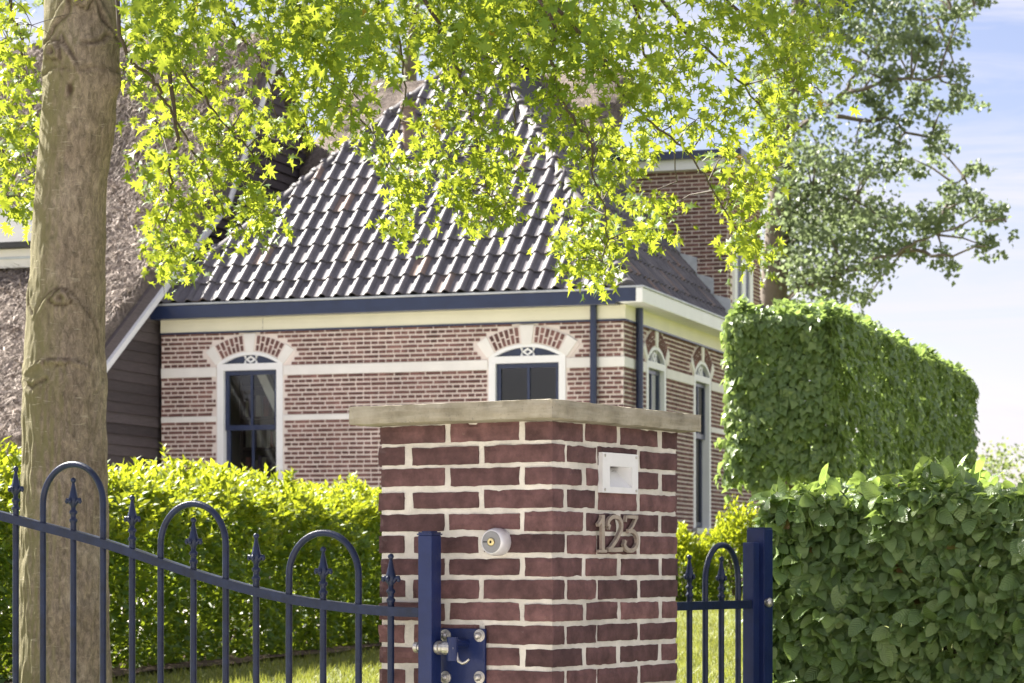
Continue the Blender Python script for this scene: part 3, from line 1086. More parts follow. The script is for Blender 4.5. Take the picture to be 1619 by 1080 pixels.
m = MB(); m.hexa([rr(T0 - .24, -.24, ZD + .142), rr(T1 + .24, -.24, ZD + .142), rr(T1 + .24, S_top + .3, ZD + .142), rr(T0 - .24, S_top + .3, ZD + .142),
                  rr(T0 - .24, -.24, ZD + .25), rr(T1 + .24, -.24, ZD + .25), rr(T1 + .24, S_top + .3, ZD + .25), rr(T0 - .24, S_top + .3, ZD + .25)])
m.build('cornice_cap', M['navy'], dormer)
# stepped lead flashing along the cheek
for q in range(8):
    s0 = S_top * q / 8.5 - .04; s1 = s0 + S_top / 7.6
    m = MB(); m.hexa([FD(-s1, .016, roofz(s1) - .12), FD(-s0, .016, roofz(s0) - .12), FD(-s0, .0, roofz(s0) - .12), FD(-s1, .0, roofz(s1) - .12),
                      FD(-s1, .016, roofz(s1) + .10), FD(-s0, .016, roofz(s1) + .02), FD(-s0, .0, roofz(s1) + .02), FD(-s1, .0, roofz(s1) + .10)])
    m.build('lead_flashing', M['lead'], dormer)
m = MB()
m.hexa([FD(-S_top, .26, roofz(S_top) - .085), FD(.0, .26, roofz(0) - .085), FD(.0, .0, roofz(0) - .085), FD(-S_top, .0, roofz(S_top) - .085),
        FD(-S_top, .26, roofz(S_top) - .04), FD(.0, .26, roofz(0) - .04), FD(.0, .0, roofz(0) + .0), FD(-S_top, .0, roofz(S_top) + .0)])
m.build('lead_valley', M['lead'], dormer)

# --- room behind the front windows
m = MB()
m.add([FF(-HL + .1, -.2, Z0 + .05), FF(-.1, -.2, Z0 + .05), FF(-.1, -4.2, Z0 + .05), FF(-HL + .1, -4.2, Z0 + .05),
       FF(-HL + .1, -.2, zr(3.0)), FF(-.1, -.2, zr(3.0)), FF(-.1, -4.2, zr(3.0)), FF(-HL + .1, -4.2, zr(3.0))],
      [(0, 1, 2, 3), (4, 5, 6, 7), (3, 2, 6, 7), (0, 3, 7, 4)])
m.build('room_shell', M['interior'], house)
m = MB()
b0, b1 = -.55, -.68
x0, x1 = w1.ac - .32, w1.ac + .60
m.hexa([FF(x0, b0, zr(2.75)), FF(x0 + .13, b0, zr(2.75)), FF(x0 + .13, b1, zr(2.75)), FF(x0, b1, zr(2.75)),
        FF(x1, b0, zr(.9)), FF(x1 + .13, b0, zr(.9)), FF(x1 + .13, b1, zr(.9)), FF(x1, b1, zr(.9))])
m.build('diagonal_brace', M['beam'], house, bevel=.01)

shelf_c = FF(w1.ac, -1.5, Z0)
bc = thing('bookcase', (shelf_c[0], shelf_c[1], Z0), 'dark bookcase with books inside, seen through the tall left window of the brick house', 'bookcase')
for zz in (0.35, 0.75, 1.15, 1.55, 1.95, 2.35):
    m = MB(); m.fbox(FF, w1.ac - .75, w1.ac + .75, -1.65, -1.4, zr(zz) - .03, zr(zz)); m.build('shelf', M['shelf'], bc)
for aa in (-.75, 0, .75):
    m = MB(); m.fbox(FF, w1.ac + aa - .02, w1.ac + aa + .02, -1.66, -1.39, zr(.2), zr(2.5)); m.build('upright', M['shelf'], bc)
bcol = [simple('book_cover', c, .6, .1, 10, 0) for c in ((.35, .33, .30), (.12, .09, .16), (.22, .08, .07), (.5, .48, .42))]
for zz in (0.75, 1.15, 1.55, 1.95):
    a = w1.ac - .70
    while a < w1.ac + .66:
        wdt = random.uniform(.03, .07)
        if random.random() < .8:
            m = MB(); m.fbox(FF, a, a + wdt, -1.6, -1.42, zr(zz) + .001, zr(zz) + random.uniform(.2, .3)); m.build('book', random.choice(bcol), bc)
        a += wdt + .004

# ------------------------------------------------------------------ thatched barn
barn_o = HC + HS * (HL + .08)
def bn(t, s, z):
    p = barn_o + HT * t + HS * s
    return (p[0], p[1], z)
TAN = 0.697
TK, TAN2 = 1.82, 1.40
def verge_z(t): return zr(2.6) + (min(t, TK) + 1.38) * TAN + max(0, t - TK) * TAN2
def verge_t(z):
    zk = verge_z(TK)
    return (z - zr(2.6)) / TAN - 1.38 if z < zk else TK + (z - zk) / TAN2
barn = thing('thatched_barn', (bn(-2, 3, 0)[0], bn(-2, 3, 0)[1], 0.9), 'weathered brown thatched barn with black plank gable behind the tree trunk', 'barn')
def thatch_slab(f, n_s, n_t, name, parent, thick=.34):
    """f(i,j in 0..1) -> point; top surface roughened, with sides"""
    mb = MB()
    for j in range(n_t + 1):
        for i in range(n_s + 1):
            u, v = i / n_s, j / n_t
            p = Vector(f(u, v))
            q = p * 2.2
            nz = .06 * mnoise.noise(q) + .045 * mnoise.noise(p * 7) + .035 * mnoise.noise(p * 17)
            edge = min(u, 1 - u, v * 1.0, 1) * n_s * .25
            nz -= .10 * max(0, 1 - edge * 1.3) ** 2
            mb.v.append(tuple(p + Vector((0, -.6, .8)) * nz))
    N = n_s + 1
    for j in range(n_t):
        for i in range(n_s): mb.f.append((j * N + i, j * N + i + 1, (j + 1) * N + i + 1, (j + 1) * N + i))
    rim = [j * N for j in range(n_t, -1, -1)] + [i for i in range(1, N)] + [j * N + n_s for j in range(1, n_t + 1)]
    k0 = len(mb.v)
    for r in rim: mb.v.append(tuple(Vector(mb.v[r]) + Vector((0, .12, -thick))))
    for q in range(len(rim) - 1): mb.f.append((rim[q], rim[q + 1], k0 + q + 1, k0 + q))
    return mb.build(name, M['thatch'], parent, smooth=True)
TE, TR = -3.6, 3.45
def f_main(u, v):
    t = TE + (TR - TE) * v
    s = -.12 + 11.0 * u
    return bn(t, s, verge_z(t) + .38)
thatch_slab(f_main, 200, 120, 'thatch_roof', barn)
# loose straw ends lying down the slope
def straw(f, n, u1, name):
    uu, vv_ = rng.uniform(0.003, u1, n), rng.uniform(0.01, .99, n)
    p = np.array([f(a, b) for a, b in zip(uu, vv_)])
    dn = np.array([f(a, b - .01) for a, b in zip(uu, vv_)]) - p
    dn = unit(dn) + rng.normal(size=(n, 3)) * .38
    p = p + np.array([0, -.6, .8]) * rng.uniform(-.02, .06, n)[:, None]
    tv = np.array([(-.035, 0, 0), (.035, 0, 0), (0, 1, .05)]); sz = rng.uniform(.10, .26, n)
    rot = basis(dn, np.array([0, -.6, .8]) + rng.normal(size=(n, 3)) * .4)
    V = np.einsum('nij,vj->nvi', rot * sz[:, None, None], tv) + (p - OFF[barn.name])[:, None, :]
    link(name, tri_mesh(name, V.reshape(-1, 3), np.arange(n * 3).reshape(-1, 3)), M['straw'], barn, kind='stuff')
straw(f_main, 60000, .42, 'straw')
# the barn's front wall under the eave and its far slope
m = MB()
m.add([bn(TE + .5, .05, .6), bn(TE + .5, 11, .6), bn(TE + .5, 11, verge_z(TE + .4)), bn(TE + .5, .05, verge_z(TE + .4))], [(0, 1, 2, 3)])
m.build('front_boarding', M['plank'], barn)
m = MB(); m.add([bn(TR, -.1, verge_z(TR) + .1), bn(TR, 11, verge_z(TR) + .1), bn(TR + 8, 11, 2.5), bn(TR + 8, -.1, 2.5)], [(0, 1, 2, 3)])
m.build('rear_thatch', M['thatch'], barn)
# gable boards
gable = MB()
gable.add([bn(TE + .5, .03, .6), bn(9, .03, .6), bn(9, .03, 3.0), bn(TR, .03, verge_z(TR) - .2), bn(TK, .03, verge_z(TK) - .2), bn(TE + .5, .03, verge_z(TE + .5) - .2)], [(0, 1, 2, 3, 4, 5)])
gable = gable.build('gable_wall', M['dark'], barn)
zb = 0.9
while zb < zr(7.2):
    t0 = max(TE + .5, verge_t(zb + .13) - .02)
    t9 = min(6.4, TR + (verge_z(TR) - zb - .2) / .8)
    if t0 < t9 - .1:
        j = random.uniform(-.006, .006)
        def g(t, s, z):
            p = barn_o + HT * t - HS * s
            return (p[0], p[1], z)
        m = MB()
        m.hexa([g(t0, .030 + j, zb), g(t9, .030 + j, zb), g(t9, -.02, zb), g(t0, -.02, zb),
                g(t0, .008, zb + .137), g(t9, .008, zb + .137), g(t9, -.02, zb + .137), g(t0, -.02, zb + .137)])
        m.build('plank', M['plank'], gable)
    zb += .131
m = MB()
def vb(t, s, dzv): return bn(t, s, verge_z(t) + dzv)
for q0, q1 in ((TE + .3, TK), (TK + .002, TR - .1)):
    m.hexa([vb(q0, -.20, -.055), vb(q1, -.20, -.055), vb(q1, -.15, -.055), vb(q0, -.15, -.055),
            vb(q0, -.20, .035), vb(q1, -.20, .035), vb(q1, -.15, .035), vb(q0, -.15, .035)])
m.build('verge_board', M['white'], barn)
m = MB()
for q0, q1 in ((TE + .2, TK), (TK + .002, TR - .05)):
    m.hexa([vb(q0, -.149, -.05), vb(q1, -.149, -.05), vb(q1, .10, -.05), vb(q0, .10, -.05),
            vb(q0, -.149, .20), vb(q1, -.149, .20), vb(q1, .10, .20), vb(q0, .10, .20)])
m.build('verge_underside', M['plank'], barn)
# thatched rear wing over the front house
def f_wing(u, v):
    t = 4.35 + 1.7 * v
    return bn(t, -4.6 + 4.5 * u, zr(5.72) + 1.7 * v * .85)
thatch_slab(f_wing, 40, 34, 'wing_thatch', barn, .22)
m = MB(); m.add([bn(4.7, -4.4, zr(3)), bn(4.7, -.05, zr(3)), bn(4.7, -.05, zr(5.75)), bn(4.7, -4.4, zr(5.75))], [(0, 1, 2, 3)])
m.build('wing_wall', M['plank'], barn)
# white dormer on the thatch, left of the trunk
def slope_pt(px, py, lift=0.0):
    co = Vector(bn(0, 0, verge_z(0) + .38 + lift)); a = Vector(bn(0, 1, 0)) - Vector(bn(0, 0, 0)); u = Vector(bn(1, 0, TAN)) - Vector(bn(0, 0, 0))
    return on_plane(px, py, co, a.cross(u).normalized())
dp = slope_pt(60, 422)
q = V2(dp.x, dp.y) - barn_o
tq, sq = q @ HT, q @ HS
zq = dp.z
m = MB()
m.hexa([bn(tq - .15, sq - .1, zq - .02), bn(tq - .15, sq + 2.2, zq - .02), bn(tq + 1.4, sq + 2.2, zq + .3), bn(tq + 1.4, sq - .1, zq + .3),
        bn(tq - .15, sq - .1, zq + .22), bn(tq - .15, sq + 2.2, zq + .22), bn(tq + 1.4, sq + 2.2, zq + .95), bn(tq + 1.4, sq - .1, zq + .95)])
dw = m.build('roof_dormer', M['band'], barn)
m = MB()
m.hexa([bn(tq - .25, sq - .2, zq + .225), bn(tq - .25, sq + 2.3, zq + .225), bn(tq + 1.4, sq + 2.3, zq + .96), bn(tq + 1.4, sq - .2, zq + .96),
        bn(tq - .25, sq - .2, zq + .30), bn(tq - .25, sq + 2.3, zq + .30), bn(tq + 1.4, sq + 2.3, zq + 1.03), bn(tq + 1.4, sq - .2, zq + 1.03)])
m.build('dormer_roof', M['lead_dark'], dw)
m = MB(); m.hexa([bn(tq - .165, sq - .1, zq + .09), bn(tq - .165, sq + 2.2, zq + .09), bn(tq - .14, sq + 2.2, zq + .09), bn(tq - .14, sq - .1, zq + .09),
        bn(tq - .165, sq - .1, zq + .12), bn(tq - .165, sq + 2.2, zq + .12), bn(tq - .14, sq + 2.2, zq + .12), bn(tq - .14, sq - .1, zq + .12)])
m.build('dormer_batten', M['zinc'], dw)

# ------------------------------------------------------------------ gate pillar
pil_c = PC + PS * PW1 / 2 + PT * PW2 / 2
pillar = thing('gate_pillar', (pil_c[0], pil_c[1], 0), 'square dark red brick gate pillar with pale joints and a concrete capstone', 'pillar')
def pp(s, t, z):
    p = PC + PS * s + PT * t
    return (p[0], p[1], z)
def rough_box(lo, hi, pt, seed, step=.016, jit=.0015, round_=.0026):
    """subdivided, slightly crumbled brick"""
    bm = bmesh.new()
    n = [max(2, int(round((hi[k] - lo[k]) / step))) for k in range(3)]
    idx = {}
    def vert(i, j, k):
        key = (i, j, k)
        if key not in idx:
            c = [lo[0] + (hi[0] - lo[0]) * i / n[0], lo[1] + (hi[1] - lo[1]) * j / n[1], lo[2] + (hi[2] - lo[2]) * k / n[2]]
            ext = [(-1 if q == 0 else (1 if q == m else 0)) for q, m in zip(key, n)]
            ne = sum(1 for e in ext if e)
            nv = mnoise.noise_vector((c[0] * 42 + seed * 3.1, c[1] * 42 + seed * 1.7, c[2] * 42))
            n2 = mnoise.noise_vector((c[0] * 95 + seed, c[1] * 95, c[2] * 95 + seed * 2.3))
            amp = jit * (1.8 if ne >= 2 else .7)
            c = [c[q] + (nv[q] * .7 + n2[q] * .32) * amp * (1 if ext[q] else .4) for q in range(3)]
            if ne >= 2:
                pull = round_ * (1.0 + .9 * mnoise.noise((c[0] * 30, c[1] * 30 + seed, c[2] * 30)))
                c = [c[q] - ext[q] * pull for q in range(3)]
            idx[key] = bm.verts.new(pt(*c))
        return idx[key]
    for k in range(3):
        a, b = [q for q in range(3) if q != k]
        for side in (0, n[k]):
            for i in range(n[a]):
                for j in range(n[b]):
                    def K(x, y):
                        t = [0, 0, 0]; t[k] = side; t[a] = x; t[b] = y
                        return vert(*t)
                    bm.faces.new([K(i, j), K(i + 1, j), K(i + 1, j + 1), K(i, j + 1)])
    bmesh.ops.recalc_face_normals(bm, faces=bm.faces)
    return bm

LT0, LT1 = PR.apx(952, .008), PR.apx(1008, .008)
LZ1, LZ0 = PR.zat((LT0 + LT1) / 2, 717, .008), PR.zat((LT0 + LT1) / 2, 780, .008)
def in_recess(t, z, pad=.010): return LT0 + pad < t < LT1 - pad and LZ0 + pad < z < LZ1 - pad
def dent(bm):
    """hollow the brickwork behind the recessed light"""
    for v in bm.verts:
        q = V2(v.co.x + OFFP.x, v.co.y + OFFP.y) - PC
        s_, t_ = q @ PS, q @ PT
        if s_ < .03 and in_recess(t_, v.co.z + OFFP.z):
            d_ = .055 - s_
            v.co.x += PS[0] * d_; v.co.y += PS[1] * d_
def zz_(v): return 540 + v * 600 / 1350
rowA_l = [(135, 365), (383, 632)]; rowA_lc = 650
rowB_l = [(130, 222), (252, 487)]; rowB_lc = 505
rowA_r = [(875, 982), (998, 1130), (1145, 1197)]; rowA_rc = 860
rowB_r = [(808, 908), (917, 1055), (1068, 1197)]; rowB_rc = 795
ZP = zpx(663.5, 6.85)
PITCH, BH = .0621, .0533
def s_of(v): return solve(zz_(v), PC, PS)
def t_of(v): return solve(zz_(v), PC, PT)
core = MB(); core.hexa([pp(.006, .006, -.2), pp(PW1 - .006, .006, -.2), pp(PW1 - .006, PW2 - .006, -.2), pp(.006, PW2 - .006, -.2),
                        pp(.006, .006, ZP + .03), pp(PW1 - .006, .006, ZP + .03), pp(PW1 - .006, PW2 - .006, ZP + .03), pp(.006, PW2 - .006, ZP + .03)])
OFFP = Vector(OFF[pillar.name])
mort = core.build('mortar', M['mortar'], pillar)
bm = bmesh.new(); bm.from_mesh(mort.data)
for _ in range(6):
    es = [e for e in bm.edges if e.calc_length() > .012]
    if len(bm.verts) > 60000: break
    bmesh.ops.subdivide_edges(bm, edges=es, cuts=1, use_grid_fill=True)
for v in bm.verts:
    nv = mnoise.noise_vector(v.co * 55) * .0016 + mnoise.noise_vector(v.co * 14) * .0015
    v.co += nv
dent(bm)
bm.to_mesh(mort.data); bm.free()
low = MB()
nrow = int(ZP / PITCH) + 2
for k in range(nrow):
    z1 = ZP - k * PITCH; z0 = z1 - BH
    A = k % 2 == 0
    L, lc, Rr, rc = (rowA_l, rowA_lc, rowA_r, rowA_rc) if A else (rowB_l, rowB_lc, rowB_r, rowB_rc)
    boxes = [(0, s_of(lc) + .002, 0, t_of(rc) + .002)]
    for x0, x1 in L: boxes.append((s_of(x1) - .002, min(s_of(x0) + .002, PW1 + .003 * (k % 2)), 0, .095))
    for x0, x1 in Rr: boxes.append((0, .085, t_of(x0) - .002, min(t_of(x1) + .002, PW2)))
    for b in boxes:
        j = lambda q=.0028: random.uniform(-q, q)
        lo = (b[0] + j(.002) + (0 if b[0] == 0 else .001), b[2] + j(.002), z0 + j()); hi = (b[1] + j(), b[3] + j(), z1 + j())
        if k < 14:
            bmm = rough_box(lo, hi, lambda s, t, z: Vector(pp(s, t, z)) - OFFP, random.random() * 40)
            dent(bmm)
            me = bpy.data.meshes.new('brick'); bmm.to_mesh(me); bmm.free()
            link('brick', me, M['pillar_brick'], pillar)
        else:
            low.hexa([pp(lo[0], lo[1], lo[2]), pp(hi[0], lo[1], lo[2]), pp(hi[0], hi[1], lo[2]), pp(lo[0], hi[1], lo[2]),
                      pp(lo[0], lo[1], hi[2]), pp(hi[0], lo[1], hi[2]), pp(hi[0], hi[1], hi[2]), pp(lo[0], hi[1], hi[2])])
    # bricks of the two far faces
    for q in range(3):
        o_ = .06 if A else 0
        s0 = .13 + q * .225 - o_
        low.hexa([pp(PW1 + .0, s0, z0), pp(PW1 + .0, s0 + .21, z0), pp(PW1 - .05, s0 + .21, z0), pp(PW1 - .05, s0, z0),
                  pp(PW1 + .0, s0, z1), pp(PW1 + .0, s0 + .21, z1), pp(PW1 - .05, s0 + .21, z1), pp(PW1 - .05, s0, z1)])
    for q in range(2):
        s0 = .10 + q * .225 - (.05 if A else 0)
        low.hexa([pp(s0, PW2, z0), pp(s0 + .21, PW2, z0), pp(s0 + .21, PW2 - .05, z0), pp(s0, PW2 - .05, z0),
                  pp(s0, PW2, z1), pp(s0 + .21, PW2, z1), pp(s0 + .21, PW2 - .05, z1), pp(s0, PW2 - .05, z1)])
low.build('brickwork', M['pillar_brick'], pillar, kind='stuff')
# capstone
c0 = (-.052, -.088, zpx(661, 6.75)); c1 = (PW1 + .045, PW2 + .05, zpx(629.5, 6.75))
bmm = rough_box(c0, c1, lambda s, t, z: Vector(pp(s, t, z)) - OFFP, 3.3, .02, .0013, .0022)
me = bpy.data.meshes.new('capstone'); bmm.to_mesh(me); bmm.free()
for p in me.polygons: p.use_smooth = False
link('capstone', me, M['cap'], pillar)

# ------------------------------------------------------------------ fittings on the pillar
# white recessed light
ta, tb = LT0, LT1
tc = (ta + tb) / 2
zt, zb_ = LZ1, LZ0
lp = PR(tc, .0, zb_)
lamp = thing('wall_light', lp, 'square white recessed light set in the pillar above the house number', 'light')
m = MB()
i0, i1 = ta + (tb - ta) * .20, ta + (tb - ta) * .83
j0, j1 = zb_ + (zt - zb_) * .15, zb_ + (zt - zb_) * .67
m.fbox(PR, ta, i0, -.005, .010, zb_, zt); m.fbox(PR, i1, tb, -.005, .010, zb_, zt)
m.fbox(PR, i0, i1, -.005, .010, zb_, j0); m.fbox(PR, i0, i1, -.005, .010, j1, zt)
m.build('frame', M['lamp_white'], lamp, bevel=0)
m = MB()
B = -.018
m.add([PR(i0, .008, j0 - .001), PR(i1 + .001, .008, j0 - .001), PR(i1 - .012, B - .028, j1 + .001), PR(i0, B - .028, j1 + .001), PR(i1 + .001, .008, j1 + .001), PR(i0, .008, j1 + .001)],
      [(0, 1, 2, 3), (1, 4, 2), (3, 2, 4, 5)])
m.build('reflector', M['lamp_white'], lamp)
for x in (ta + .012, tb - .012):
    for z in (zb_ + .009, zt - .009):
        m = MB(); p = PR(x, .010, z); m.lathe(p, (PR.n[0], PR.n[1], 0), [(.0042, 0), (.0042, .002), (.001, .003)], 8); m.build('screw', M['steel'], lamp)

# house number
def stroke(fr, pts, wd, b0, b1, mb):
    pts = [np.array(p, float) for p in pts]
    n = len(pts)
    if isinstance(wd, (int, float)): wd = [wd] * n
    v = []; f = []
    for i, p in enumerate(pts):
        d = pts[min(i + 1, n - 1)] - pts[max(i - 1, 0)]
        d = d / np.linalg.norm(d); q = np.array([-d[1], d[0]]) * wd[i] / 2
        for s, b in ((1, b1), (-1, b1), (-1, b0), (1, b0)):
            v.append(fr(p[0] + s * q[0], b, p[1] + s * q[1]))
    for i in range(n - 1):
        for k in range(4): f.append((4 * i + k, 4 * i + (k + 1) % 4, 4 * i + 4 + (k + 1) % 4, 4 * i + 4 + k))
    f += [(0, 1, 2, 3), (4 * n - 4, 4 * n - 3, 4 * n - 2, 4 * n - 1)]
    mb.add(v, f)
nb0 = PR.apx(981, .02)
num = thing('house_number', PR(nb0, 0, PR.zat(nb0, 873)), 'bronze metal house number 123 fixed on the right face of the pillar', 'house number')
def digit(pxl, pxr, pyt, pyb, strokes):
    a0, a1 = PR.apx(pxl, .02), PR.apx(pxr, .02)
    z0, z1 = PR.zat((a0 + a1) / 2, pyb, .02), PR.zat((a0 + a1) / 2, pyt, .02)
    m = MB()
    for e, (st, w) in enumerate(strokes):
        stroke(PR, [(a0 + (a1 - a0) * x, z0 + (z1 - z0) * y) for x, y in st], w * 1.22 * (z1 - z0), .006 - .0004 * e, .0155 - .0004 * e, m)
    m.build('digit', M['bronze'], num)
arc = lambda cx, cy, rx, ry, t0, t1, n=12: [(cx + rx * math.cos(R(t0 + (t1 - t0) * k / n)), cy + ry * math.sin(R(t0 + (t1 - t0) * k / n))) for k in range(n + 1)]
digit(949, 961, 814, 873, [([(.62, 0), (.62, 1.0)], .125), ([(.0, .72), (.35, .82), (.62, .97)], .075), ([(.1, .025), (1.1, .025)], .06)])
digit(964, 988, 815, 872, [(arc(.48, .74, .46, .23, 190, 0) + [(.90, .60), (.60, .33), (.22, .10), (.08, .05)], .09), ([(.04, .05), (.5, .045), (.98, .06)], .10), ([(.06, .70), (.16, .66)], .12)])
digit(990, 1013, 815, 872, [([(.10, .82), (.14, .96), (.5, .96), (.93, .96)], .075), ([(.88, .95), (.62, .72), (.40, .57)], .07), (arc(.46, .30, .48, .28, 110, -165), .095), ([(.02, .26), (.14, .22)], .12)])

# round key switch on the left face
ka = PL.apx(790, .0); kz = PL.zat(ka, 857)
kp = PL(ka, 0, kz)
ks = thing('key_switch', kp, 'round silver key switch with grey face on the left side of the pillar', 'key switch')
nl3 = (PL.n[0], PL.n[1], 0.0)
m = MB(); m.lathe(kp, nl3, [(.036, -.005), (.038, .004), (.0385, .022), (.036, .036), (.032, .043), (.0305, .044), (.0295, .041)], 36); m.build('housing', M['silver'], ks, smooth=True)
kf = PL(ka, .0405, kz)
m = MB(); m.lathe(kf, nl3, [(.0295, -.003), (.0295, .0025), (.027, .0035), (.013, .0035), (.012, .002)], 32); m.build('face_plate', M['grey_plastic'], ks)
m = MB(); m.lathe(PL(ka, .042, kz), nl3, [(.0105, -.001), (.0105, .0045), (.009, .0055), (.004, .0055), (.0035, .003)], 20); m.build('lock_barrel', M['brass'], ks)
m = MB(); m.fbox(PL, ka - .026, ka - .013, .043, .0448, kz - .0015, kz + .0015); m.fbox(PL, ka - .0012, ka + .0012, .0455, .0478, kz - .004, kz + .004); m.build('slot', M['dark'], ks)

# ------------------------------------------------------------------ driveway gate (left) with its hinge
GB = 0.075                                   # gate plane in front of the pillar's left face
G = Frame(PC, -PS, -PT)
ga = lambda px: G.apx(px, GB)
def gz(px, py): return G.zat(ga(px), py, GB)
gmid = G(ga(300), GB, 0)
gate = thing('driveway_gate', gmid, 'wide navy iron driveway gate with curved rail, hoops and spear finials', 'gate')
rail_px = [(-190, 764), (-100, 790), (0, 815), (68, 833), (116, 845), (163, 858), (209, 873), (254, 889), (306, 907), (357, 922), (405, 935), (457, 947), (511, 956), (567, 963), (618, 967), (672, 968.5)]
ra = [ga(p) for p, _ in rail_px]; rz = [gz(*p) for p in rail_px]
def rail_z(a):
    # smooth curve through the points
    return float(np.interp(a, ra, rz))
m = MB(); n = 70
aa = np.linspace(ra[0], ra[-1], n)
zz = np.array([rail_z(a) for a in aa])
for _ in range(6): zz[1:-1] = (zz[:-2] + 2 * zz[1:-1] + zz[2:]) / 4
v = []; f = []
for a, z in zip(aa, zz):
    for b, h in ((GB + .016, -.013), (GB + .016, .013), (GB - .016, .013), (GB - .016, -.013)): v.append(G(a, b, z + h))
for i in range(n - 1):
    for k in range(4): f.append((4 * i + k, 4 * i + (k + 1) % 4, 4 * i + 4 + (k + 1) % 4, 4 * i + 4 + k))
f += [(0, 1, 2, 3), (4 * n - 4, 4 * n - 3, 4 * n - 2, 4 * n - 1)]
m.add(v, f); m.build('top_rail', M['gate_navy'], gate)
m = MB(); m.fbox(G, ra[0], ra[-1], GB - .016, GB + .016, .10, .135); m.build('bottom_rail', M['gate_navy'], gate)

def finial_mesh():
    m = MB()
    m.lathe((0, 0, 0), (0, 0, 1), [(.0095, -.01), (.0095, .012), (.0125, .016), (.0125, .022), (.0085, .026), (.0085, .036), (.0125, .041), (.0125, .047), (.0075, .052), (.0075, .060)], 12)
    # four sided spear
    prof = [(.007, .058), (.0135, .072), (.0165, .082), (.0125, .094), (.0085, .112), (.005, .128), (.0045, .134)]
    m.lathe((0, 0, 0), (0, 0, 1), prof, 8)
    m.lathe((0, 0, .132), (0, 0, 1), [(.003, 0), (.0072, .004), (.0088, .009), (.0072, .014), (.002, .0175)], 12)
    for k in range(4):
        c, s = math.cos(math.pi / 2 * k), math.sin(math.pi / 2 * k)
        ln = 1.0 if k % 2 == 0 else .6
        pts = [(0, .066), (.011 * ln, .073), (.019 * ln, .082), (.0245 * ln, .083), (.027 * ln, .076), (.0245 * ln, .071)]
        m.tube([(x * c, x * s, z) for x, z in pts], [.0055, .0062, .0062, .0062, .0058, .004], 8)
    me = bpy.data.meshes.new('finial'); me.from_pydata(m.v, [], m.f)
    for p in me.polygons: p.use_smooth = True
    me.materials.append(M['gate_navy'])
    return me
FIN = finial_mesh()
def add_finial(fr, a, b, z, parent, scale=1.0):
    o = link('finial', FIN, None, parent)
    ang = math.atan2(fr.a[1], fr.a[0])
    o.matrix_local = Matrix.Translation(Vector(fr(a, b, z)) - Vector(OFF[parent.name])) @ Matrix.Rotation(ang, 4, 'Z') @ Matrix.Scale(scale, 4)
BR = .0098
singles = [(25, 737), (116, 755), (209, 783), (306, 818), (405, 843), (511, 864), (618, 875)]
for px, top in singles + [(-72, 715), (-164, 690)]:
    a = ga(px); zr_ = rail_z(a); zt_ = gz(px, top)
    m = MB(); m.tube([G(a, GB, .05), G(a, GB, zt_ - .146)], BR, 12); m.build('bar', M['gate_navy'], gate, smooth=True)
    add_finial(G, a, GB, zt_ - .1495, gate)
def hoop(fr, a0, a1, b, ztop, zbot, parent):
    rad = abs(a1 - a0) / 2; ac = (a0 + a1) / 2
    pts = [fr(a0, b, zbot)] + [fr(a0, b, ztop - rad - .15)]
    for k in range(25):
        t = math.pi * k / 24
        pts.append(fr(ac - rad * math.cos(t), b, ztop - rad + rad * math.sin(t)))
    pts += [fr(a1, b, ztop - rad - .15), fr(a1, b, zbot)]
    m = MB(); m.tube(pts, BR, 12); m.build('hoop_bar', M['gate_navy'], parent, smooth=True)
for p0, p1, top in ((68, 163, 729), (254, 357, 791), (457, 567, 837), (-118, -25, 672)):
    hoop(G, ga(p0), ga(p1), GB, gz((p0 + p1) / 2, top) - BR, .05, gate)
# hinge stile
sa0, sa1 = ga(668.5), ga(690)
sw_ = abs(sa1 - sa0)
zst = gz(680, 846)
m = MB(); m.fbox(G, sa0, sa1, GB - sw_ / 2 - .002, GB + sw_ / 2 + .002, .06, zst); m.build('hinge_stile', M['post_navy'], gate, bevel=.003)
m = MB()
ac_ = (sa0 + sa1) / 2
for k_, (ex, h0, h1) in enumerate(((.002, 0, .004), (-.001, .004, .008), (-.008, .008, .011))):
    m.fbox(G, sa0 - ex, sa1 + ex, GB - sw_ / 2 - ex - .002, GB + sw_ / 2 + ex + .002, zst + h0 + (.0002 if k_ else 0), zst + h1)
m.build('stile_cap', M['post_navy'], gate)

# hinge bolted to the pillar
h0, h1 = PL.apx(696), PL.apx(770)
hz1, hz0 = PL.zat(h0, 993), PL.zat(h0, 1090)
m = MB(); m.fbox(PL, h0, h1, .002, .012, hz0, hz1)
hinge = m.build('hinge_plate', M['post_navy'], pillar, bevel=.002, label='navy steel hinge plate with four bolts beside the gate stile')
for px in (705, 758.5):
    for py in (1005, 1071):
        a = PL.apx(px, .012); z = PL.zat(a, py, .012)
        m = MB(); m.lathe(PL(a, .012, z), nl3, [(.0175, 0), (.0175, .003), (.0145, .0035), (.0145, .006), (.010, .0065), (.0095, .014), (.006, .019), (.001, .0205)], 18); m.build('bolt', M['steel'], hinge, smooth=False)
hzc = PL.zat(PL.apx(715), 1023)
m = MB()
ax3 = (PL.a[0], PL.a[1], 0)
sx = sa1 + .0005
m.lathe(G(sx, GB, hzc), ax3, [(.017, 0), (.019, .003), (.019, .012), (.014, .0135), (.013, .022), (.018, .0225), (.0195, .028), (.0195, .046), (.017, .049), (.012, .050), (.012, .062)], 16)
m.lathe(G(sa0 - .0005, GB, hzc), (-ax3[0], -ax3[1], 0), [(.012, 0), (.012, .012), (.015, .0125), (.015, .024), (.011, .027)], 14)
m.build('eye_bolt', M['steel'], hinge, smooth=False)
m = MB(); c = PL((h0 + h1) / 2, .012, hzc)
m.tube([G(sx + .052, GB, hzc - .035), G(sx + .052, GB, hzc + .03)], .0155, 12)
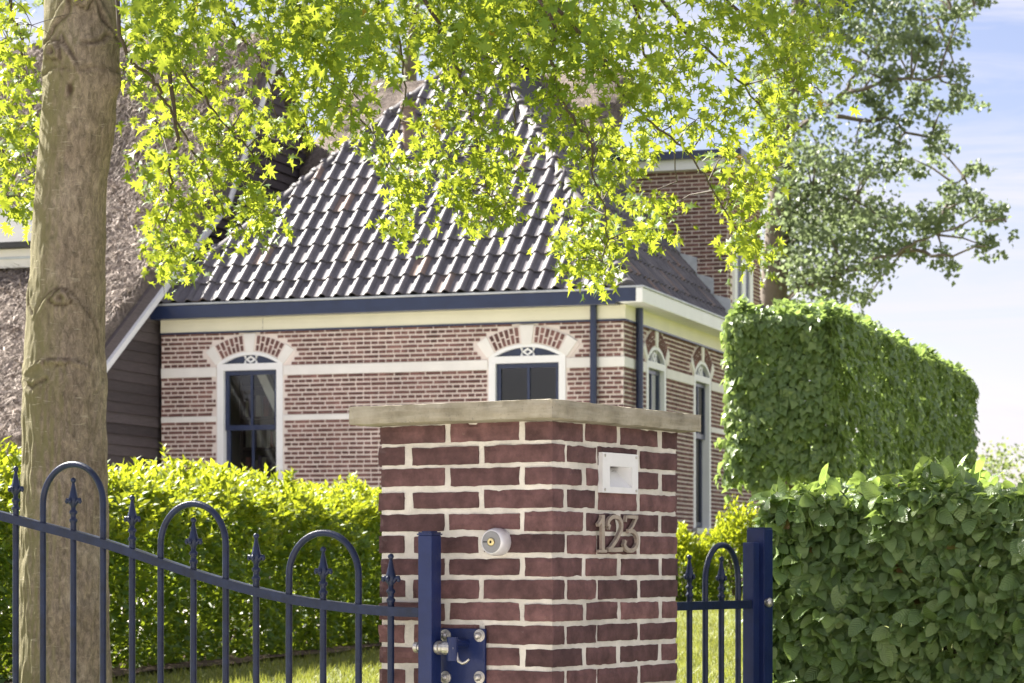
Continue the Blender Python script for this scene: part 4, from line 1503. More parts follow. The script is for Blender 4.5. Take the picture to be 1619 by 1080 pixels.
m.tube([G(sx + .05, GB - .005, hzc + .012), G(sx + .056, .012, hzc + .012)], .012, 10)
m.build('knuckle', M['post_navy'], hinge, smooth=False)
m = MB()
hk = [(.062, -.012), (.064, -.026), (.071, -.037), (.083, -.042), (.095, -.037), (.104, -.030)]
m.tube([G(sx + x, GB - .004, hzc + z) for x, z in hk], [.005, .005, .0048, .0045, .004, .003], 8); m.build('hook', M['steel'], hinge, smooth=True)

# ------------------------------------------------------------------ garden gate (right) and its post
RB = PC + PS * (PW1 * .5) + PT * PW2
GR = Frame(RB, PT, -PS)
ra_ = lambda px: GR.apx(px)
def rz_(px, py): return GR.zat(ra_(px), py)
rg = thing('garden_gate', GR(ra_(1130), 0, 0), 'narrow navy iron garden gate between the pillar and the beech hedge', 'gate')
a_s0, a_s1 = ra_(1183), ra_(1204)
zrr = rz_(1130, 957)
m = MB(); m.fbox(GR, .03, a_s0, -.014, .014, zrr - .0135, zrr + .0135); m.build('top_rail', M['gate_navy'], rg)
m = MB(); m.fbox(GR, .03, a_s0, -.014, .014, .10, .13); m.build('bottom_rail', M['gate_navy'], rg)
aF1, aF2, aH0, aH1 = ra_(1090), ra_(1140.5), ra_(1115), ra_(1167)
sp = (aH1 - aH0) / 2
for a, py, px in ((aF1, 877, 1090), (aF2, 880, 1140)):
    zt_ = rz_(px, py)
    m = MB(); m.tube([GR(a, 0, .05), GR(a, 0, zt_ - .146)], BR, 12); m.build('bar', M['gate_navy'], rg, smooth=True)
    add_finial(GR, a, 0, zt_ - .1495, rg)
hoop(GR, aH0, aH1, 0, rz_(1141, 857) - BR, .05, rg)
hoop(GR, aF1 - 3 * sp, aF1 - sp, 0, rz_(1141, 857) - BR, .05, rg)
a = aF1 - 2 * sp
m = MB(); m.tube([GR(a, 0, .05), GR(a, 0, rz_(1090, 877) - .146)], BR, 12); m.build('bar', M['gate_navy'], rg, smooth=True)
add_finial(GR, a, 0, rz_(1090, 877) - .1495, rg)
wst = .042
m = MB(); m.fbox(GR, a_s0, a_s0 + wst, -wst / 2, wst / 2, .06, rz_(1193, 858)); m.build('latch_stile', M['post_navy'], rg, bevel=.003)
pz1 = rz_(1220, 837)
pa = a_s0 + wst + .012
post = thing('gate_post', GR(pa + .035, 0, 0), 'taller square navy steel gate post standing against the beech hedge', 'post')
PWD = .066
m = MB(); m.fbox(GR, pa, pa + PWD, -PWD / 2, PWD / 2, -.1, pz1); m.build('shaft', M['post_navy'], post, bevel=.003)
m = MB(); m.fbox(GR, pa + .002, pa + PWD - .002, -PWD / 2 + .002, PWD / 2 - .002, pz1 + .0005, pz1 + .005); m.build('cap', M['post_navy'], post)
zl = rz_(1213, 952)
m = MB(); m.lathe(GR(pa + .012, PWD / 2, zl), (GR.n[0], GR.n[1], 0), [(.012, 0), (.012, .006), (.016, .008), (.0165, .016), (.012, .022), (.004, .024)], 16); m.build('latch_bolt', M['steel'], post, smooth=True)
m = MB(); m.tube([GR(pa + .03, PWD / 2 + .002, zl + .014), GR(pa + .036, PWD / 2 + .012, zl + .006), GR(pa + .036, PWD / 2 + .012, zl - .012)], .005, 8); m.build('latch_catch', M['post_navy'], post, smooth=True)

# ------------------------------------------------------------------ planting
LENS = leaf_lens(.42)
WIDE = leaf_lens(.82, .2, .2)
OVATE = leaf_ovate()
STAR = leaf_star()

def rand_unit(n):
    return unit(rng.normal(size=(n, 3)))

def noise1(p, s=1.0):
    return np.array([mnoise.noise(Vector(q) * s) for q in p])

# ---- the oak at the gate
def build_oak():
    DT = 9.5
    base = W(100, 1080, DT); gz0 = ground_z(0, DT)
    oak = thing('oak_tree', (base[0], DT, gz0), 'large oak with a grey-green knotted trunk behind the gate, lobed leaves overhead', 'tree')
    off = OFF[oak.name]
    # trunk: px edges measured in the photograph
    ys = [1300, 1080, 900, 700, 600, 500, 300, 200, 100, 0, -200, -500, -900]
    lft = [10, 27, 32, 37, 38, 43, 55, 64, 69, 72, 85, 110, 150]
    rgt = [190, 173, 170, 168, 169, 168, 170, 182, 188, 190, 190, 200, 215]
    zt = np.array([zpx(y, DT) for y in ys]); cx = np.array([(W(l, 0, DT)[0] + W(r, 0, DT)[0]) / 2 for l, r in zip(lft, rgt)])
    rd = np.array([(r - l) / 2 / F * DT for l, r in zip(lft, rgt)])
    NZ, NA = 640, 200
    z = np.linspace(gz0 - .15, zpx(-900, DT), NZ)
    zc = np.clip(z, None, 9)
    o = np.argsort(zt)
    C = np.interp(zc, zt[o], cx[o]); RD = np.interp(zc, zt[o], rd[o])
    RD = RD + .10 * np.exp(-(z - gz0) / .25)
    k = np.ones(9) / 9
    C = np.convolve(np.pad(C, 4, 'edge'), k, 'valid'); RD = np.convolve(np.pad(RD, 4, 'edge'), k, 'valid')
    th = np.arange(NA) / NA * 2 * math.pi
    ZZ, TT = np.meshgrid(z, th, indexing='ij')
    rr_ = RD[:, None] * np.ones_like(TT)
    scar = np.zeros_like(TT)
    # angle 0 = facing the camera (-y); x positive to the right
    def uvx(px, py):
        zz = zpx(py, DT); c = np.interp(zz, z, C); r = np.interp(zz, z, RD)
        x = (px - HX) / F * DT - c
        return math.asin(max(-1, min(1, x / r))), zz, r
    A = (TT + math.pi) % (2 * math.pi) - math.pi
    def knot(px, py, w, h, ring=.010, depth=.012, brow=True, dark=.8):
        nonlocal rr_, scar
        a0, z0, r0 = uvx(px, py)
        du = (A - a0) * r0; dv = ZZ - z0
        q = np.sqrt((du / w) ** 2 + (dv / h) ** 2) * (1 + .16 * np.sin(3 * np.arctan2(dv, du) + px) + .07 * np.sin(7 * np.arctan2(dv, du) + py))
        lip = np.exp(-((q - 1) / .22) ** 2); hole = np.exp(-(q / .75) ** 4)
        groove = np.exp(-((q - 1.0) / .13) ** 2)
        rr_ = rr_ + ring * np.exp(-((q - .6) / .5) ** 2) - .008 * groove
        scar = np.maximum(scar, groove * dark)
        inner = np.exp(-(q / .30) ** 4)
        scar = np.maximum(scar, inner * .6); rr_ = rr_ - .004 * inner
        if brow:
            dvb = dv - h * 1.25 + (du / (w * 3.0)) ** 2 * h * 3.2
            b = np.exp(-(dvb / (h * .16)) ** 2) * (np.abs(du) < w * 3.0)
            wob = np.exp(-(du / (w * 3)) ** 4)
            rr_ = rr_ - .007 * b * wob + .010 * np.exp(-((dvb + h * .7) / (h * .9)) ** 2) * wob
            scar = np.maximum(scar, b * .75 * wob)
    knot(107, 478, .034, .030)
    knot(95, 92, .036, .034, .022)
    knot(140, 12, .040, .030, .020)
    knot(103, 578, .050, .012, .006, brow=True, dark=.55)
    def crease(pts, w=.006, depth=.006, dark=.6):
        nonlocal rr_, scar
        P_ = [uvx(*p) for p in pts]
        r0 = P_[0][2]
        dmin = np.full_like(A, 9.0)
        wob = .012 * np.sin(ZZ * 37 + A * 5)
        for (a_, z_, _), (b_, y_, _) in zip(P_[:-1], P_[1:]):
            ux, uy = (b_ - a_) * r0, y_ - z_
            L2 = ux * ux + uy * uy
            vx, vy = (A - a_) * r0, ZZ - z_ + wob
            t = np.clip((vx * ux + vy * uy) / L2, 0, 1)
            dmin = np.minimum(dmin, np.hypot(vx - t * ux, vy - t * uy))
        g = np.exp(-(dmin / w) ** 2)
        rr_ = rr_ - depth * g + depth * .8 * np.exp(-((dmin - w * 2.6) / (w * 1.6)) ** 2)
        scar = np.maximum(scar, g * dark)
    crease([(74, 78), (100, 52), (118, 30), (130, 0)])
    crease([(160, 10), (170, 45), (188, 66)])
    crease([(138, 84), (160, 72), (188, 64)])
    crease([(72, 118), (100, 122), (130, 116), (165, 122), (186, 112)], .005, .004, .4)
    crease([(108, 72), (124, 95), (134, 110)], .004, .004, .5)
    crease([(50, 455), (52, 480), (60, 495)]); crease([(40, 590), (52, 615), (62, 622), (84, 600)], .006, .007, .6)
    crease([(150, 500), (158, 515), (164, 545)], .004, .004, .4)
    a0, z0, r0 = uvx(121, 152)
    q = np.sqrt((((A - a0) * r0) / .013) ** 2 + ((ZZ - z0) / .026) ** 2)
    scar = np.maximum(scar, np.exp(-q ** 3)); rr_ = rr_ - .008 * np.exp(-q ** 3)
    a0, z0, r0 = uvx(182, 135)
    q = np.sqrt((((A - a0) * r0) / .05) ** 2 + ((ZZ - z0) / .05) ** 2)
    rr_ = rr_ + .028 * np.exp(-q ** 2)
    V = np.zeros((NZ, NA, 3))
    nlow = np.zeros((NZ, NA))
    P0 = np.stack([C[:, None] + rr_ * np.sin(TT), DT - rr_ * np.cos(TT), ZZ], -1)
    for i in range(NZ):
        for j in range(NA):
            p = P0[i, j]
            low = max(0, min(1, (zpx(560, DT) - p[2]) / .5))
            nlow[i, j] = .010 * mnoise.noise((p[0] * 3, p[1] * 3, p[2] * 2.2)) + (.0026 + .0065 * low) * mnoise.noise((p[0] * 60, p[1] * 60, p[2] * (13 if low > .3 else 22))) + .006 * mnoise.noise((p[0] * 11, p[1] * 11, p[2] * 7))
    rr_ = rr_ + nlow
    V = np.stack([C[:, None] + rr_ * np.sin(TT), DT - rr_ * np.cos(TT), ZZ], -1).reshape(-1, 3) - off
    i, j = np.meshgrid(np.arange(NZ - 1), np.arange(NA), indexing='ij')
    a = (i * NA + j).ravel(); b = (i * NA + (j + 1) % NA).ravel(); c = ((i + 1) * NA + (j + 1) % NA).ravel(); d = ((i + 1) * NA + j).ravel()
    tris = np.concatenate([np.stack([a, b, c], 1), np.stack([a, c, d], 1)])
    me = tri_mesh('trunk', V, tris, None, True)
    at = me.attributes.new('scar', 'FLOAT', 'POINT'); at.data.foreach_set('value', scar.ravel().astype(np.float32))
    link('trunk', me, M['bark'], oak)

    def tw(p, d):
        return W(p[0], p[1], d)
    top = np.array([np.interp(zpx(-300, DT), z, C), DT, zpx(-300, DT)])
    branches = [
        ([(232, 0), (259, 52), (289, 115), (341, 178), (390, 235), (430, 290)], 9.2),
        ([(189, 56), (237, 119), (259, 159), (289, 205), (330, 280), (360, 350)], 9.0),
        ([(281, 200), (267, 259), (270, 315), (262, 400)], 9.0),
        ([(468, 0), (474, 70), (504, 107), (545, 155), (600, 230), (640, 310)], 9.6),
        ([(470, 10), (510, 63), (545, 120), (580, 190)], 9.8),
        ([(672, 0), (710, 77), (734, 132), (742, 180), (761, 256), (775, 320)], 9.3),
        ([(854, 0), (876, 98), (891, 166), (932, 221), (940, 281), (960, 353), (950, 420)], 8.9),
        ([(868, 0), (932, 72), (974, 132), (1021, 187), (1080, 234), (1130, 300), (1180, 390)], 9.0),
        ([(1047, 0), (1080, 47), (1150, 110), (1215, 190), (1225, 260)], 9.7),
        ([(-40, 120), (0, 185), (22, 218), (61, 274)], 10.0),
        ([(20, 0), (35, 60), (30, 150), (20, 240)], 10.2),
        ([(600, 0), (630, 60), (640, 140), (625, 230)], 10.2),
        ([(1150, 0), (1210, 60), (1270, 120), (1300, 150)], 10.2),
        ([(350, 0), (400, 80), (430, 150), (440, 220)], 10.2),
        ([(780, 0), (800, 90), (815, 180), (805, 260)], 10.0),
        ([(1000, 0), (1020, 90), (1060, 180), (1070, 300)], 10.2),
    ]
    allpts = []
    br = MB()
    for pl, d in branches:
        pts = [tw(p, d - .3 + 1.7 * max(p[1], 0) / 400) for q, p in enumerate(pl)]
        s = pts[0]
        up = s + np.array([(top[0] - s[0]) * .28, (DT - s[1]) * .3, .55])
        root = top + np.array([0, 0, abs(s[0] - top[0]) * .35])
        full = [root, (root + up) / 2 + np.array([0, 0, .25]), up] + pts
        n = len(full)
        rad = [.045, .022, .012] + list(np.linspace(.0072, .0022, len(pts)))
        # smooth
        dense = []; drad = []
        for q in range(n - 1):
            p0, p1, p2, p3 = full[max(q - 1, 0)], full[q], full[q + 1], full[min(q + 2, n - 1)]
            for t in np.linspace(0, 1, 6, endpoint=False):
                dense.append(.5 * ((2 * p1) + (-p0 + p2) * t + (2 * p0 - 5 * p1 + 4 * p2 - p3) * t * t + (-p0 + 3 * p1 - 3 * p2 + p3) * t ** 3))
                drad.append(rad[q] * (1 - t) + rad[q + 1] * t)
        dense = [p + rng.normal(size=3) * .005 for p in dense]
        br.tube(dense, drad, 7)
        allpts += dense[12:]
    allpts = np.array(allpts)
    cl = [(10, 60), (45, 120), (15, 190), (30, 260), (10, 310), (50, 40), (35, 335), (5, 240), (50, 200),
          (225, 60), (215, 130), (250, 200), (290, 150), (255, 300), (300, 260), (255, 350), (285, 400), (258, 425), (330, 320), (350, 270), (385, 365), (405, 320), (370, 210), (330, 120), (400, 160), (425, 215), (290, 330), (245, 260), (320, 200), (270, 90), (380, 280), (300, 370), (345, 230), (265, 390), (410, 340),
          (470, 60), (480, 130), (500, 195), (555, 170), (540, 110), (600, 90), (590, 210), (615, 270), (640, 330), (640, 280), (520, 150), (565, 60), (630, 360), (480, 180),
          (700, 60), (720, 130), (690, 180), (740, 200), (700, 250), (760, 260), (780, 310), (735, 310), (790, 220), (810, 270), (770, 150), (660, 280), (755, 340), (800, 320), (710, 300), (665, 210), (760, 90),
          (860, 80), (880, 150), (920, 190), (920, 250), (950, 300), (910, 330), (940, 370), (905, 415), (950, 430), (975, 380), (1000, 330), (1025, 365), (1055, 330), (990, 270), (890, 380), (930, 410), (960, 210), (870, 200),
          (960, 100), (1000, 150), (1050, 130), (1040, 210), (1170, 390), (1195, 395), (1150, 240), (1190, 300), (1210, 230), (1200, 150), (1230, 110), (1265, 125), (1270, 60), (1150, 170), (1210, 270), (1160, 310), (1180, 350), (1100, 190), (1010, 240), (1225, 190)]
    pos = []; 
    for c in cl:
        d = 9.0 + 1.8 * c[1] / 400 + rng.normal() * .3
        ctr = tw(c, d)
        # hang each spray on the nearest twig so it stands in the crown's depth
        j = np.argmin(np.linalg.norm((allpts - ctr) * np.array([1, .35, 1]), axis=1))
        ctr[1] = ctr[1] * .5 + allpts[j][1] * .5
        ctr = tw(c, ctr[1])
        if np.linalg.norm(allpts[j] - ctr) < .5 and (c[0] < 70) == (HX + allpts[j][0] / allpts[j][1] * F < 70):
            mid = (allpts[j] + ctr) / 2 + np.array([0, 0, .02])
            br.tube([allpts[j], mid, ctr], [.0035, .0026, .0016], 5)
        n = 52
        lv = ctr + rng.normal(size=(n, 3)) * np.array([.045, .15, .043])
        for e in lv[:7]: br.tube([ctr, (ctr + e) / 2 + rng.normal(size=3) * .008, e], [.0016, .0013, .0009], 4, False)
        pos.append(lv)
    # thick top of the view and the crown above it
    n = 88
    for q in range(n):
        px = rng.uniform(185, 1290); py = rng.uniform(-60, 85 if px < 1000 else 150)
        if 70 < px < 190 or (590 < px < 665 and py > -20) or (385 < px < 430 and py > 60): continue
        ctr = tw((px, py), rng.uniform(8.5, 10.0))
        pos.append(ctr + rng.normal(size=(64, 3)) * np.array([.10, .2, .075]))
    for q in range(9):
        ctr = tw((rng.uniform(-40, 65), rng.uniform(-40, 180)), rng.uniform(9.4, 11))
        pos.append(ctr + rng.normal(size=(46, 3)) * np.array([.08, .2, .08]))
    m_ = 430  # unseen crown above the view, shaped to shade the upper leaves
    for q in range(m_):
        v = rand_unit(1)[0] * rng.uniform(.4, 1) ** .5
        ctr = np.array([-1.1, 9.5, 5.2]) + v * np.array([3.6, 1.4, 1.4])
        if ctr[2] < 3.95: ctr[2] = 3.95 + rng.uniform(0, .6)
        pos.append(ctr + rng.normal(size=(40, 3)) * .16)
    for q in range(210):  # extra unseen clusters, added to shade the leaves at upper right
        v = rand_unit(1)[0] * rng.uniform(.2, 1) ** .5
        ctr = np.array([.45, 9.85, 4.75]) + v * np.array([1.4, .75, .8])
        pos.append(ctr + rng.normal(size=(46, 3)) * .15)
    # upper limbs
    for q in range(10):
        t = q / 10 * 2 * math.pi
        tip = np.array([-.9 + 2.6 * math.cos(t), 9.3 + 2 * math.sin(t), 5.6 + .8 * (q % 3)])
        br.tube([top + [0, 0, .3], (top + tip) / 2 + [0, 0, .4], tip], [.05, .03, .01], 7)
    br.build('branches', M['twig'], oak, smooth=True)
    pos = np.concatenate(pos)
    # keep the trunk's face clear
    px = HX + pos[:, 0] / pos[:, 1] * F; py = HY - (pos[:, 2] - EYE) / pos[:, 1] * F
    keep = ~((px > 40) & (px < 200) & (py > -10) & (pos[:, 1] < 9.75))
    pos = pos[keep]
    N = len(pos)
    ydir = rand_unit(N) * .8 + np.array([0.1, -.1, -.55])
    nrm = rand_unit(N) * .75 + np.array([0, -.45, .45])
    foliage(oak, 'foliage', STAR, M['oak_leaf'], pos, basis(ydir, nrm), np.clip(rng.normal(.047, .012, N), .022, .08), 300)
build_oak()

# ---- clipped or loose hedges
def hedge_box(n, L, D, H, lean=0, face_w=(.5, .3, .06, .07, .07)):
    """points on a rounded box: along x 0..L, depth y 0..D (front y=0), height 0..H -> pos, normal"""
    k = rng.choice(5, size=n, p=np.array(face_w) / sum(face_w))
    p = np.stack([rng.uniform(0, L, n), rng.uniform(0, D, n), rng.uniform(0, H, n)], 1)
    nr = np.zeros((n, 3))
    for q, (ax, val, nn) in enumerate(((1, 0, (0, -1, 0)), (2, H, (0, 0, 1)), (1, D, (0, 1, 0)), (0, 0, (-1, 0, 0)), (0, L, (1, 0, 0)))):
        s = k == q
        p[s, ax] = val; nr[s] = nn
    return p, nr

def round_corners(p, L, D, H, r):
    lo = np.array([r, r, -9]); hi = np.array([L - r, D - r, H - r])
    c = np.clip(p, lo, hi)
    d = p - c
    ln = np.linalg.norm(d, axis=1, keepdims=True)
    return np.where(ln > r, c + d / np.maximum(ln, 1e-6) * r, p)

def to_world(p, o, ax, ay):
    o = np.array(o, float); ax = np.array([ax[0], ax[1], 0]); ay = np.array([ay[0], ay[1], 0])
    return o + p[:, :1] * ax + p[:, 1:2] * ay + p[:, 2:3] * np.array([0, 0, 1.0])
def dir_world(v, ax, ay):
    ax = np.array([ax[0], ax[1], 0]); ay = np.array([ay[0], ay[1], 0])
    return v[:, :1] * ax + v[:, 1:2] * ay + v[:, 2:3] * np.array([0, 0, 1.0])

# laurel hedge on the left, running back past the pillar
A2 = V2((-90 - HX) / F * 13.4, 13.4); B2 = V2((690 - HX) / F * 21.6, 21.6)
ldir = (B2 - A2) / np.linalg.norm(B2 - A2); Lh = np.linalg.norm(B2 - A2)
lnorm = V2(-ldir[1], ldir[0])
if lnorm[1] < 0: lnorm = -lnorm
mid = A2 + ldir * Lh / 2 + lnorm * .6
laurel = thing('laurel_hedge', (mid[0], mid[1], .58), 'loose leafy hedge with bright yellow-green shoots on top, behind the gate', 'hedge')
n = 50000
Hh = 1.23
p, nr = hedge_box(n, Lh, 1.3, Hh, face_w=(.66, .22, .06, .04, .02))
p = round_corners(p, Lh, 1.3, Hh, .28)
bul = noise1(p, 2.1) * .17 + noise1(p, 5.5) * .09 + noise1(p, 0.8) * .10
deep = rng.random(n) < .22
p = p + nr * (bul - np.where(deep, rng.uniform(.1, .7, n), np.abs(rng.normal(size=n)) * .11))[:, None]
p[:, 1] -= .12 * np.sin(np.clip(p[:, 2] / Hh, 0, 1) * math.pi)
wp = to_world(p, (A2[0], A2[1], .58), ldir, lnorm)
nw = dir_world(nr, ldir, lnorm)
yd = rand_unit(n) * .9 + nw * .75 + np.array([0, 0, .45])
nn = rand_unit(n) * .6 + np.array([0, 0, .7]) + nw * .25
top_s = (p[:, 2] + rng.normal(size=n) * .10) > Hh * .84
sz = rng.uniform(.058, .095, n)
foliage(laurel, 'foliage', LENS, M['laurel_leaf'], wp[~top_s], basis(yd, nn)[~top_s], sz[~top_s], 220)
# new shoots: little upright whorls
ns = 950
sp_ = np.stack([rng.uniform(0, Lh, ns), rng.uniform(-.02, 1.2, ns) ** 1.0, np.full(ns, Hh)], 1)
ptop = round_corners(sp_, Lh, 1.3, Hh, .28)
ptop[:, 2] += noise1(ptop, 2.1) * .17 + noise1(ptop, 5.5) * .09 + noise1(ptop, .8) * .10 - .05
side = rng.random(ns) < .30
ptop[side, 1] = rng.uniform(-.12, -.02, side.sum()); ptop[side, 2] = Hh * rng.uniform(.60, .95, side.sum())
tall = rng.random(ns) < .06
ln = np.where(tall, rng.uniform(.16, .26, ns), rng.uniform(.05, .13, ns))
axis = unit(np.array([0, 0, 1.0]) + rng.normal(size=(ns, 3)) * .28)
axis[side] = unit(axis[side] + np.array([0, -.9, 0]))
lp_, ly, lnn, lsz = [], [], [], []
stem = MB()
for i in range(ns):
    b = ptop[i]
    k = int(7 + ln[i] * 40)
    for q in range(k):
        f_ = (q + .5) / k
        ang = q * 2.4
        rad = np.array([math.cos(ang), math.sin(ang), 0])
        lp_.append(b + axis[i] * ln[i] * f_); ly.append(rad * .75 + axis[i] * (.45 + f_ * .6)); lnn.append(axis[i] - rad * .5 + rng.normal(size=3) * .25); lsz.append(rng.uniform(.045, .07))
lp_, ly, lnn, lsz = map(np.array, (lp_, ly, lnn, lsz))
wtop = np.concatenate([wp[top_s], to_world(lp_, (A2[0], A2[1], .58), ldir, lnorm)])
rtop = np.concatenate([basis(yd, nn)[top_s], basis(dir_world(ly, ldir, lnorm), dir_world(lnn, ldir, lnorm))])
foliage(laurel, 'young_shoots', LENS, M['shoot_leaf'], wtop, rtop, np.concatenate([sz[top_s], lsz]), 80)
st = MB()
for q in range(26):
    a = (q + .5) / 26 * Lh + random.uniform(-.1, .1)
    b0 = to_world(np.array([[a, .65, -.05]]), (A2[0], A2[1], .58), ldir, lnorm)[0]
    for w_ in range(3):
        b1 = to_world(np.array([[a + random.uniform(-.3, .3), random.uniform(.25, 1.0), random.uniform(.9, 1.2)]]), (A2[0], A2[1], .58), ldir, lnorm)[0]
        st.tube([b0, (b0 + b1) / 2 + rng.normal(size=3) * .05, b1], [.022, .015, .007], 6)
st.build('stems', M['twig'], laurel)
# planting bed below it
m = MB(); ptsb = []
for q in range(31):
    a = q / 30 * (Lh + 3.5) - .3
    for y_ in (-.32 + .06 * math.sin(q * 1.3), 1.7):
        c_ = A2 + ldir * a + lnorm * y_
        m.v.append((c_[0], c_[1], ground_z(c_[0], c_[1]) + .03))
for q in range(30): m.f.append((2 * q, 2 * q + 2, 2 * q + 3, 2 * q + 1))
struct(m.build('planting_bed', M['soil']))

# shrubs before the house, right of the pillar
def shrub(px, d, rw, h, label, seed):
    c = W(px, 0, d); gz_ = ground_z(c[0], d)
    s = thing('shrub', (c[0], d, gz_), label, 'shrub', 'yellow-green shrubs at the foot of the house wall')
    n = 4200
    v = rand_unit(n); v[:, 2] = np.abs(v[:, 2])
    rr = 1 + .28 * noise1(v * 1.0 + seed, 2.6) + .14 * noise1(v + seed, 6) - np.abs(rng.normal(size=n)) * .14
    p = v * rr[:, None] * np.array([rw, rw * .8, h]) + np.array([c[0], d, gz_])
    p[:, 2] = np.maximum(p[:, 2], gz_ + .03)
    yd = rand_unit(n) * .7 + v * .8 + np.array([0, 0, .4])
    nn = rand_unit(n) * .5 + np.array([0, 0, .8])
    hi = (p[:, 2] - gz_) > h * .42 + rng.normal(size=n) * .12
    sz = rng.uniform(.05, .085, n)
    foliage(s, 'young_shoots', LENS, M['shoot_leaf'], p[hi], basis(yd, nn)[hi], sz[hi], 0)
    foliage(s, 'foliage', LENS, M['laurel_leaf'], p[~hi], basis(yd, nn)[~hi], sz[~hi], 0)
    m = MB()
    for q in range(9):
        t = q * .7
        m.tube([(c[0], d, gz_ - .05), (c[0] + .5 * rw * math.cos(t), d + .4 * rw * math.sin(t), gz_ + h * .7)], [.018, .006], 6)
    m.build('stems', M['twig'], s)
shrub(1078, 26.2, .42, .74, 'low yellow-green shrub half hidden behind the right edge of the pillar', 2.0)
shrub(1165, 27.2, .46, .92, 'taller yellow-green shrub behind the garden gate near the post', 9.0)

# pleached block on bare stems
PK = V2((1328 - HX) / F * 20.0, 20.0)
Lb, Db = 7.8, 0.99
zb0, zb1 = zr(.70), zr(2.10)
block = thing('clipped_tree_block', (PK[0], PK[1], .62), 'tall box-clipped row of trees on bare stems in front of the sky', 'clipped trees')
n = 30000
p, nr = hedge_box(n, Lb, Db, zb1 - zb0, face_w=(.50, .21, .10, .12, .03))
Hb = zb1 - zb0
bot = rng.random(n) < .05
p[bot, 2] = rng.uniform(-.03, .05, bot.sum()); nr[bot] = (0, 0, -1)
p[bot, 1] = rng.uniform(0, Db, bot.sum()); p[bot, 0] = rng.uniform(0, Lb, bot.sum())
p = round_corners(p, Lb, Db, Hb, .24)
cc = .06
p[:, 2] = np.where(p[:, 2] < cc, p[:, 2] * .8 + .02 * rng.random(n), p[:, 2])
sag = np.clip(1 - p[:, 2] / .35, 0, 1)
p[:, 2] -= sag * (noise1(p, 2.6) * .16 + noise1(p, 8) * .10)
p = p + nr * (noise1(p, 1.6) * .09 + noise1(p, 5) * .07 - np.abs(rng.normal(size=n)) * .08)[:, None]
# local x runs back along the house direction, local y runs left
wp = to_world(p, (PK[0], PK[1], zb0), HT, HS)
nw = dir_world(nr, HT, HS)
yd = np.array([0, 0, -.75]) + rand_unit(n) * .55 + nw * .35
yd[nr[:, 2] > .5] += np.array([0, 0, .8])
nn = nw * .9 + rand_unit(n) * .42 + np.array([0, 0, .35])
foliage(block, 'foliage', WIDE, M['linden_leaf'], wp, basis(yd, nn), rng.uniform(.062, .098, n), 300)
# a few sprigs on the top near corner
m = MB()
for q in range(5):
    t = .5 + q * 1.75
    c_ = PK + HT * t + HS * (Db / 2)
    gz_ = ground_z(c_[0], c_[1])
    m = MB(); m.tube([(c_[0], c_[1], gz_ - .1), (c_[0] + .02, c_[1], gz_ + .7), (c_[0], c_[1], zb0 + .2), (c_[0], c_[1], zb1 - .2)], [.075, .06, .055, .03], 10)
    for w_ in range(7):
        zz_b = zb0 + .15 + w_ * .17
        m.tube([(c_[0], c_[1], zz_b), (c_[0] + HT[0] * (.4 if w_ % 2 else -.4), c_[1] + HT[1] * (.4 if w_ % 2 else -.4), zz_b + .06)], [.02, .006], 6)
    m.build('stem', M['far_bark'], block, smooth=True)

# beech hedge at the right
A3 = V2((1190 - HX) / F * 8.95, 8.95); B3 = V2((1800 - HX) / F * 8.25, 8.25)
bdir = (B3 - A3) / np.linalg.norm(B3 - A3); Lc = np.linalg.norm(B3 - A3)
bnorm = V2(-bdir[1], bdir[0])
beech = thing('beech_hedge', (A3[0] + bdir[0] * Lc / 2, A3[1] + bdir[1] * Lc / 2 + .3, .05), 'dense glossy green beech hedge beside the navy gate post', 'hedge')
Hc = zpx(770, 8.7)
n = 11000
p, nr = hedge_box(n, Lc, .60, Hc, face_w=(.66, .16, .06, .09, .03))
p[:, 2] = np.where((p[:, 2] < .75) & (nr[:, 2] < .5), .75 + rng.random(n) * (Hc - .75), p[:, 2])   # most leaves high
lowm = rng.random(n) < .16
p[lowm, 2] = np.where(nr[lowm, 2] < .5, rng.uniform(.05, .8, lowm.sum()), p[lowm, 2])
p = round_corners(p, Lc, .60, Hc, .07)
p = p + nr * (noise1(p, 4) * np.where(nr[:, 2] > .5, .085, .06) + noise1(p, 11) * .03 - np.abs(rng.normal(size=n)) * .065)[:, None]
wp = to_world(p, (A3[0], A3[1], 0.0), bdir, bnorm)
nw = dir_world(nr, bdir, bnorm)
yd = nw * .45 + rand_unit(n) * .75 + np.array([.1, 0, -.50])
nn = nw * .75 + rand_unit(n) * .50 + np.array([0, 0, .50])
up_ = nr[:, 2] > .5
yd[up_] = rand_unit(up_.sum()) * .8 + np.array([0, -.2, .35])
foliage(beech, 'foliage', OVATE, M['beech_leaf'], wp, basis(yd, nn), np.clip(rng.normal(.060, .017, n), .028, .10), 300, smooth=True)
m = MB()
for q in range(26):
    a = (q + .5) / 26 * Lc
    b0 = to_world(np.array([[a, .3, 0]]), (A3[0], A3[1], 0), bdir, bnorm)[0]
    m.tube([b0, b0 + [rng.normal() * .03, rng.normal() * .03, .7], b0 + [rng.normal() * .06, rng.normal() * .06, Hc - .1]], [.014, .011, .005], 6)
    for w_ in range(9):
        z_ = .3 + w_ * .13
        e = to_world(np.array([[a + random.uniform(-.12, .12), random.choice((.02, .58)), z_ + random.uniform(.05, .2)]]), (A3[0], A3[1], 0), bdir, bnorm)[0]
        m.tube([b0 + [0, 0, z_], (b0 + [0, 0, z_] + e) / 2 + [0, 0, .02], e], [.006, .004, .002], 5)
m.build('branches', M['twig'], beech)

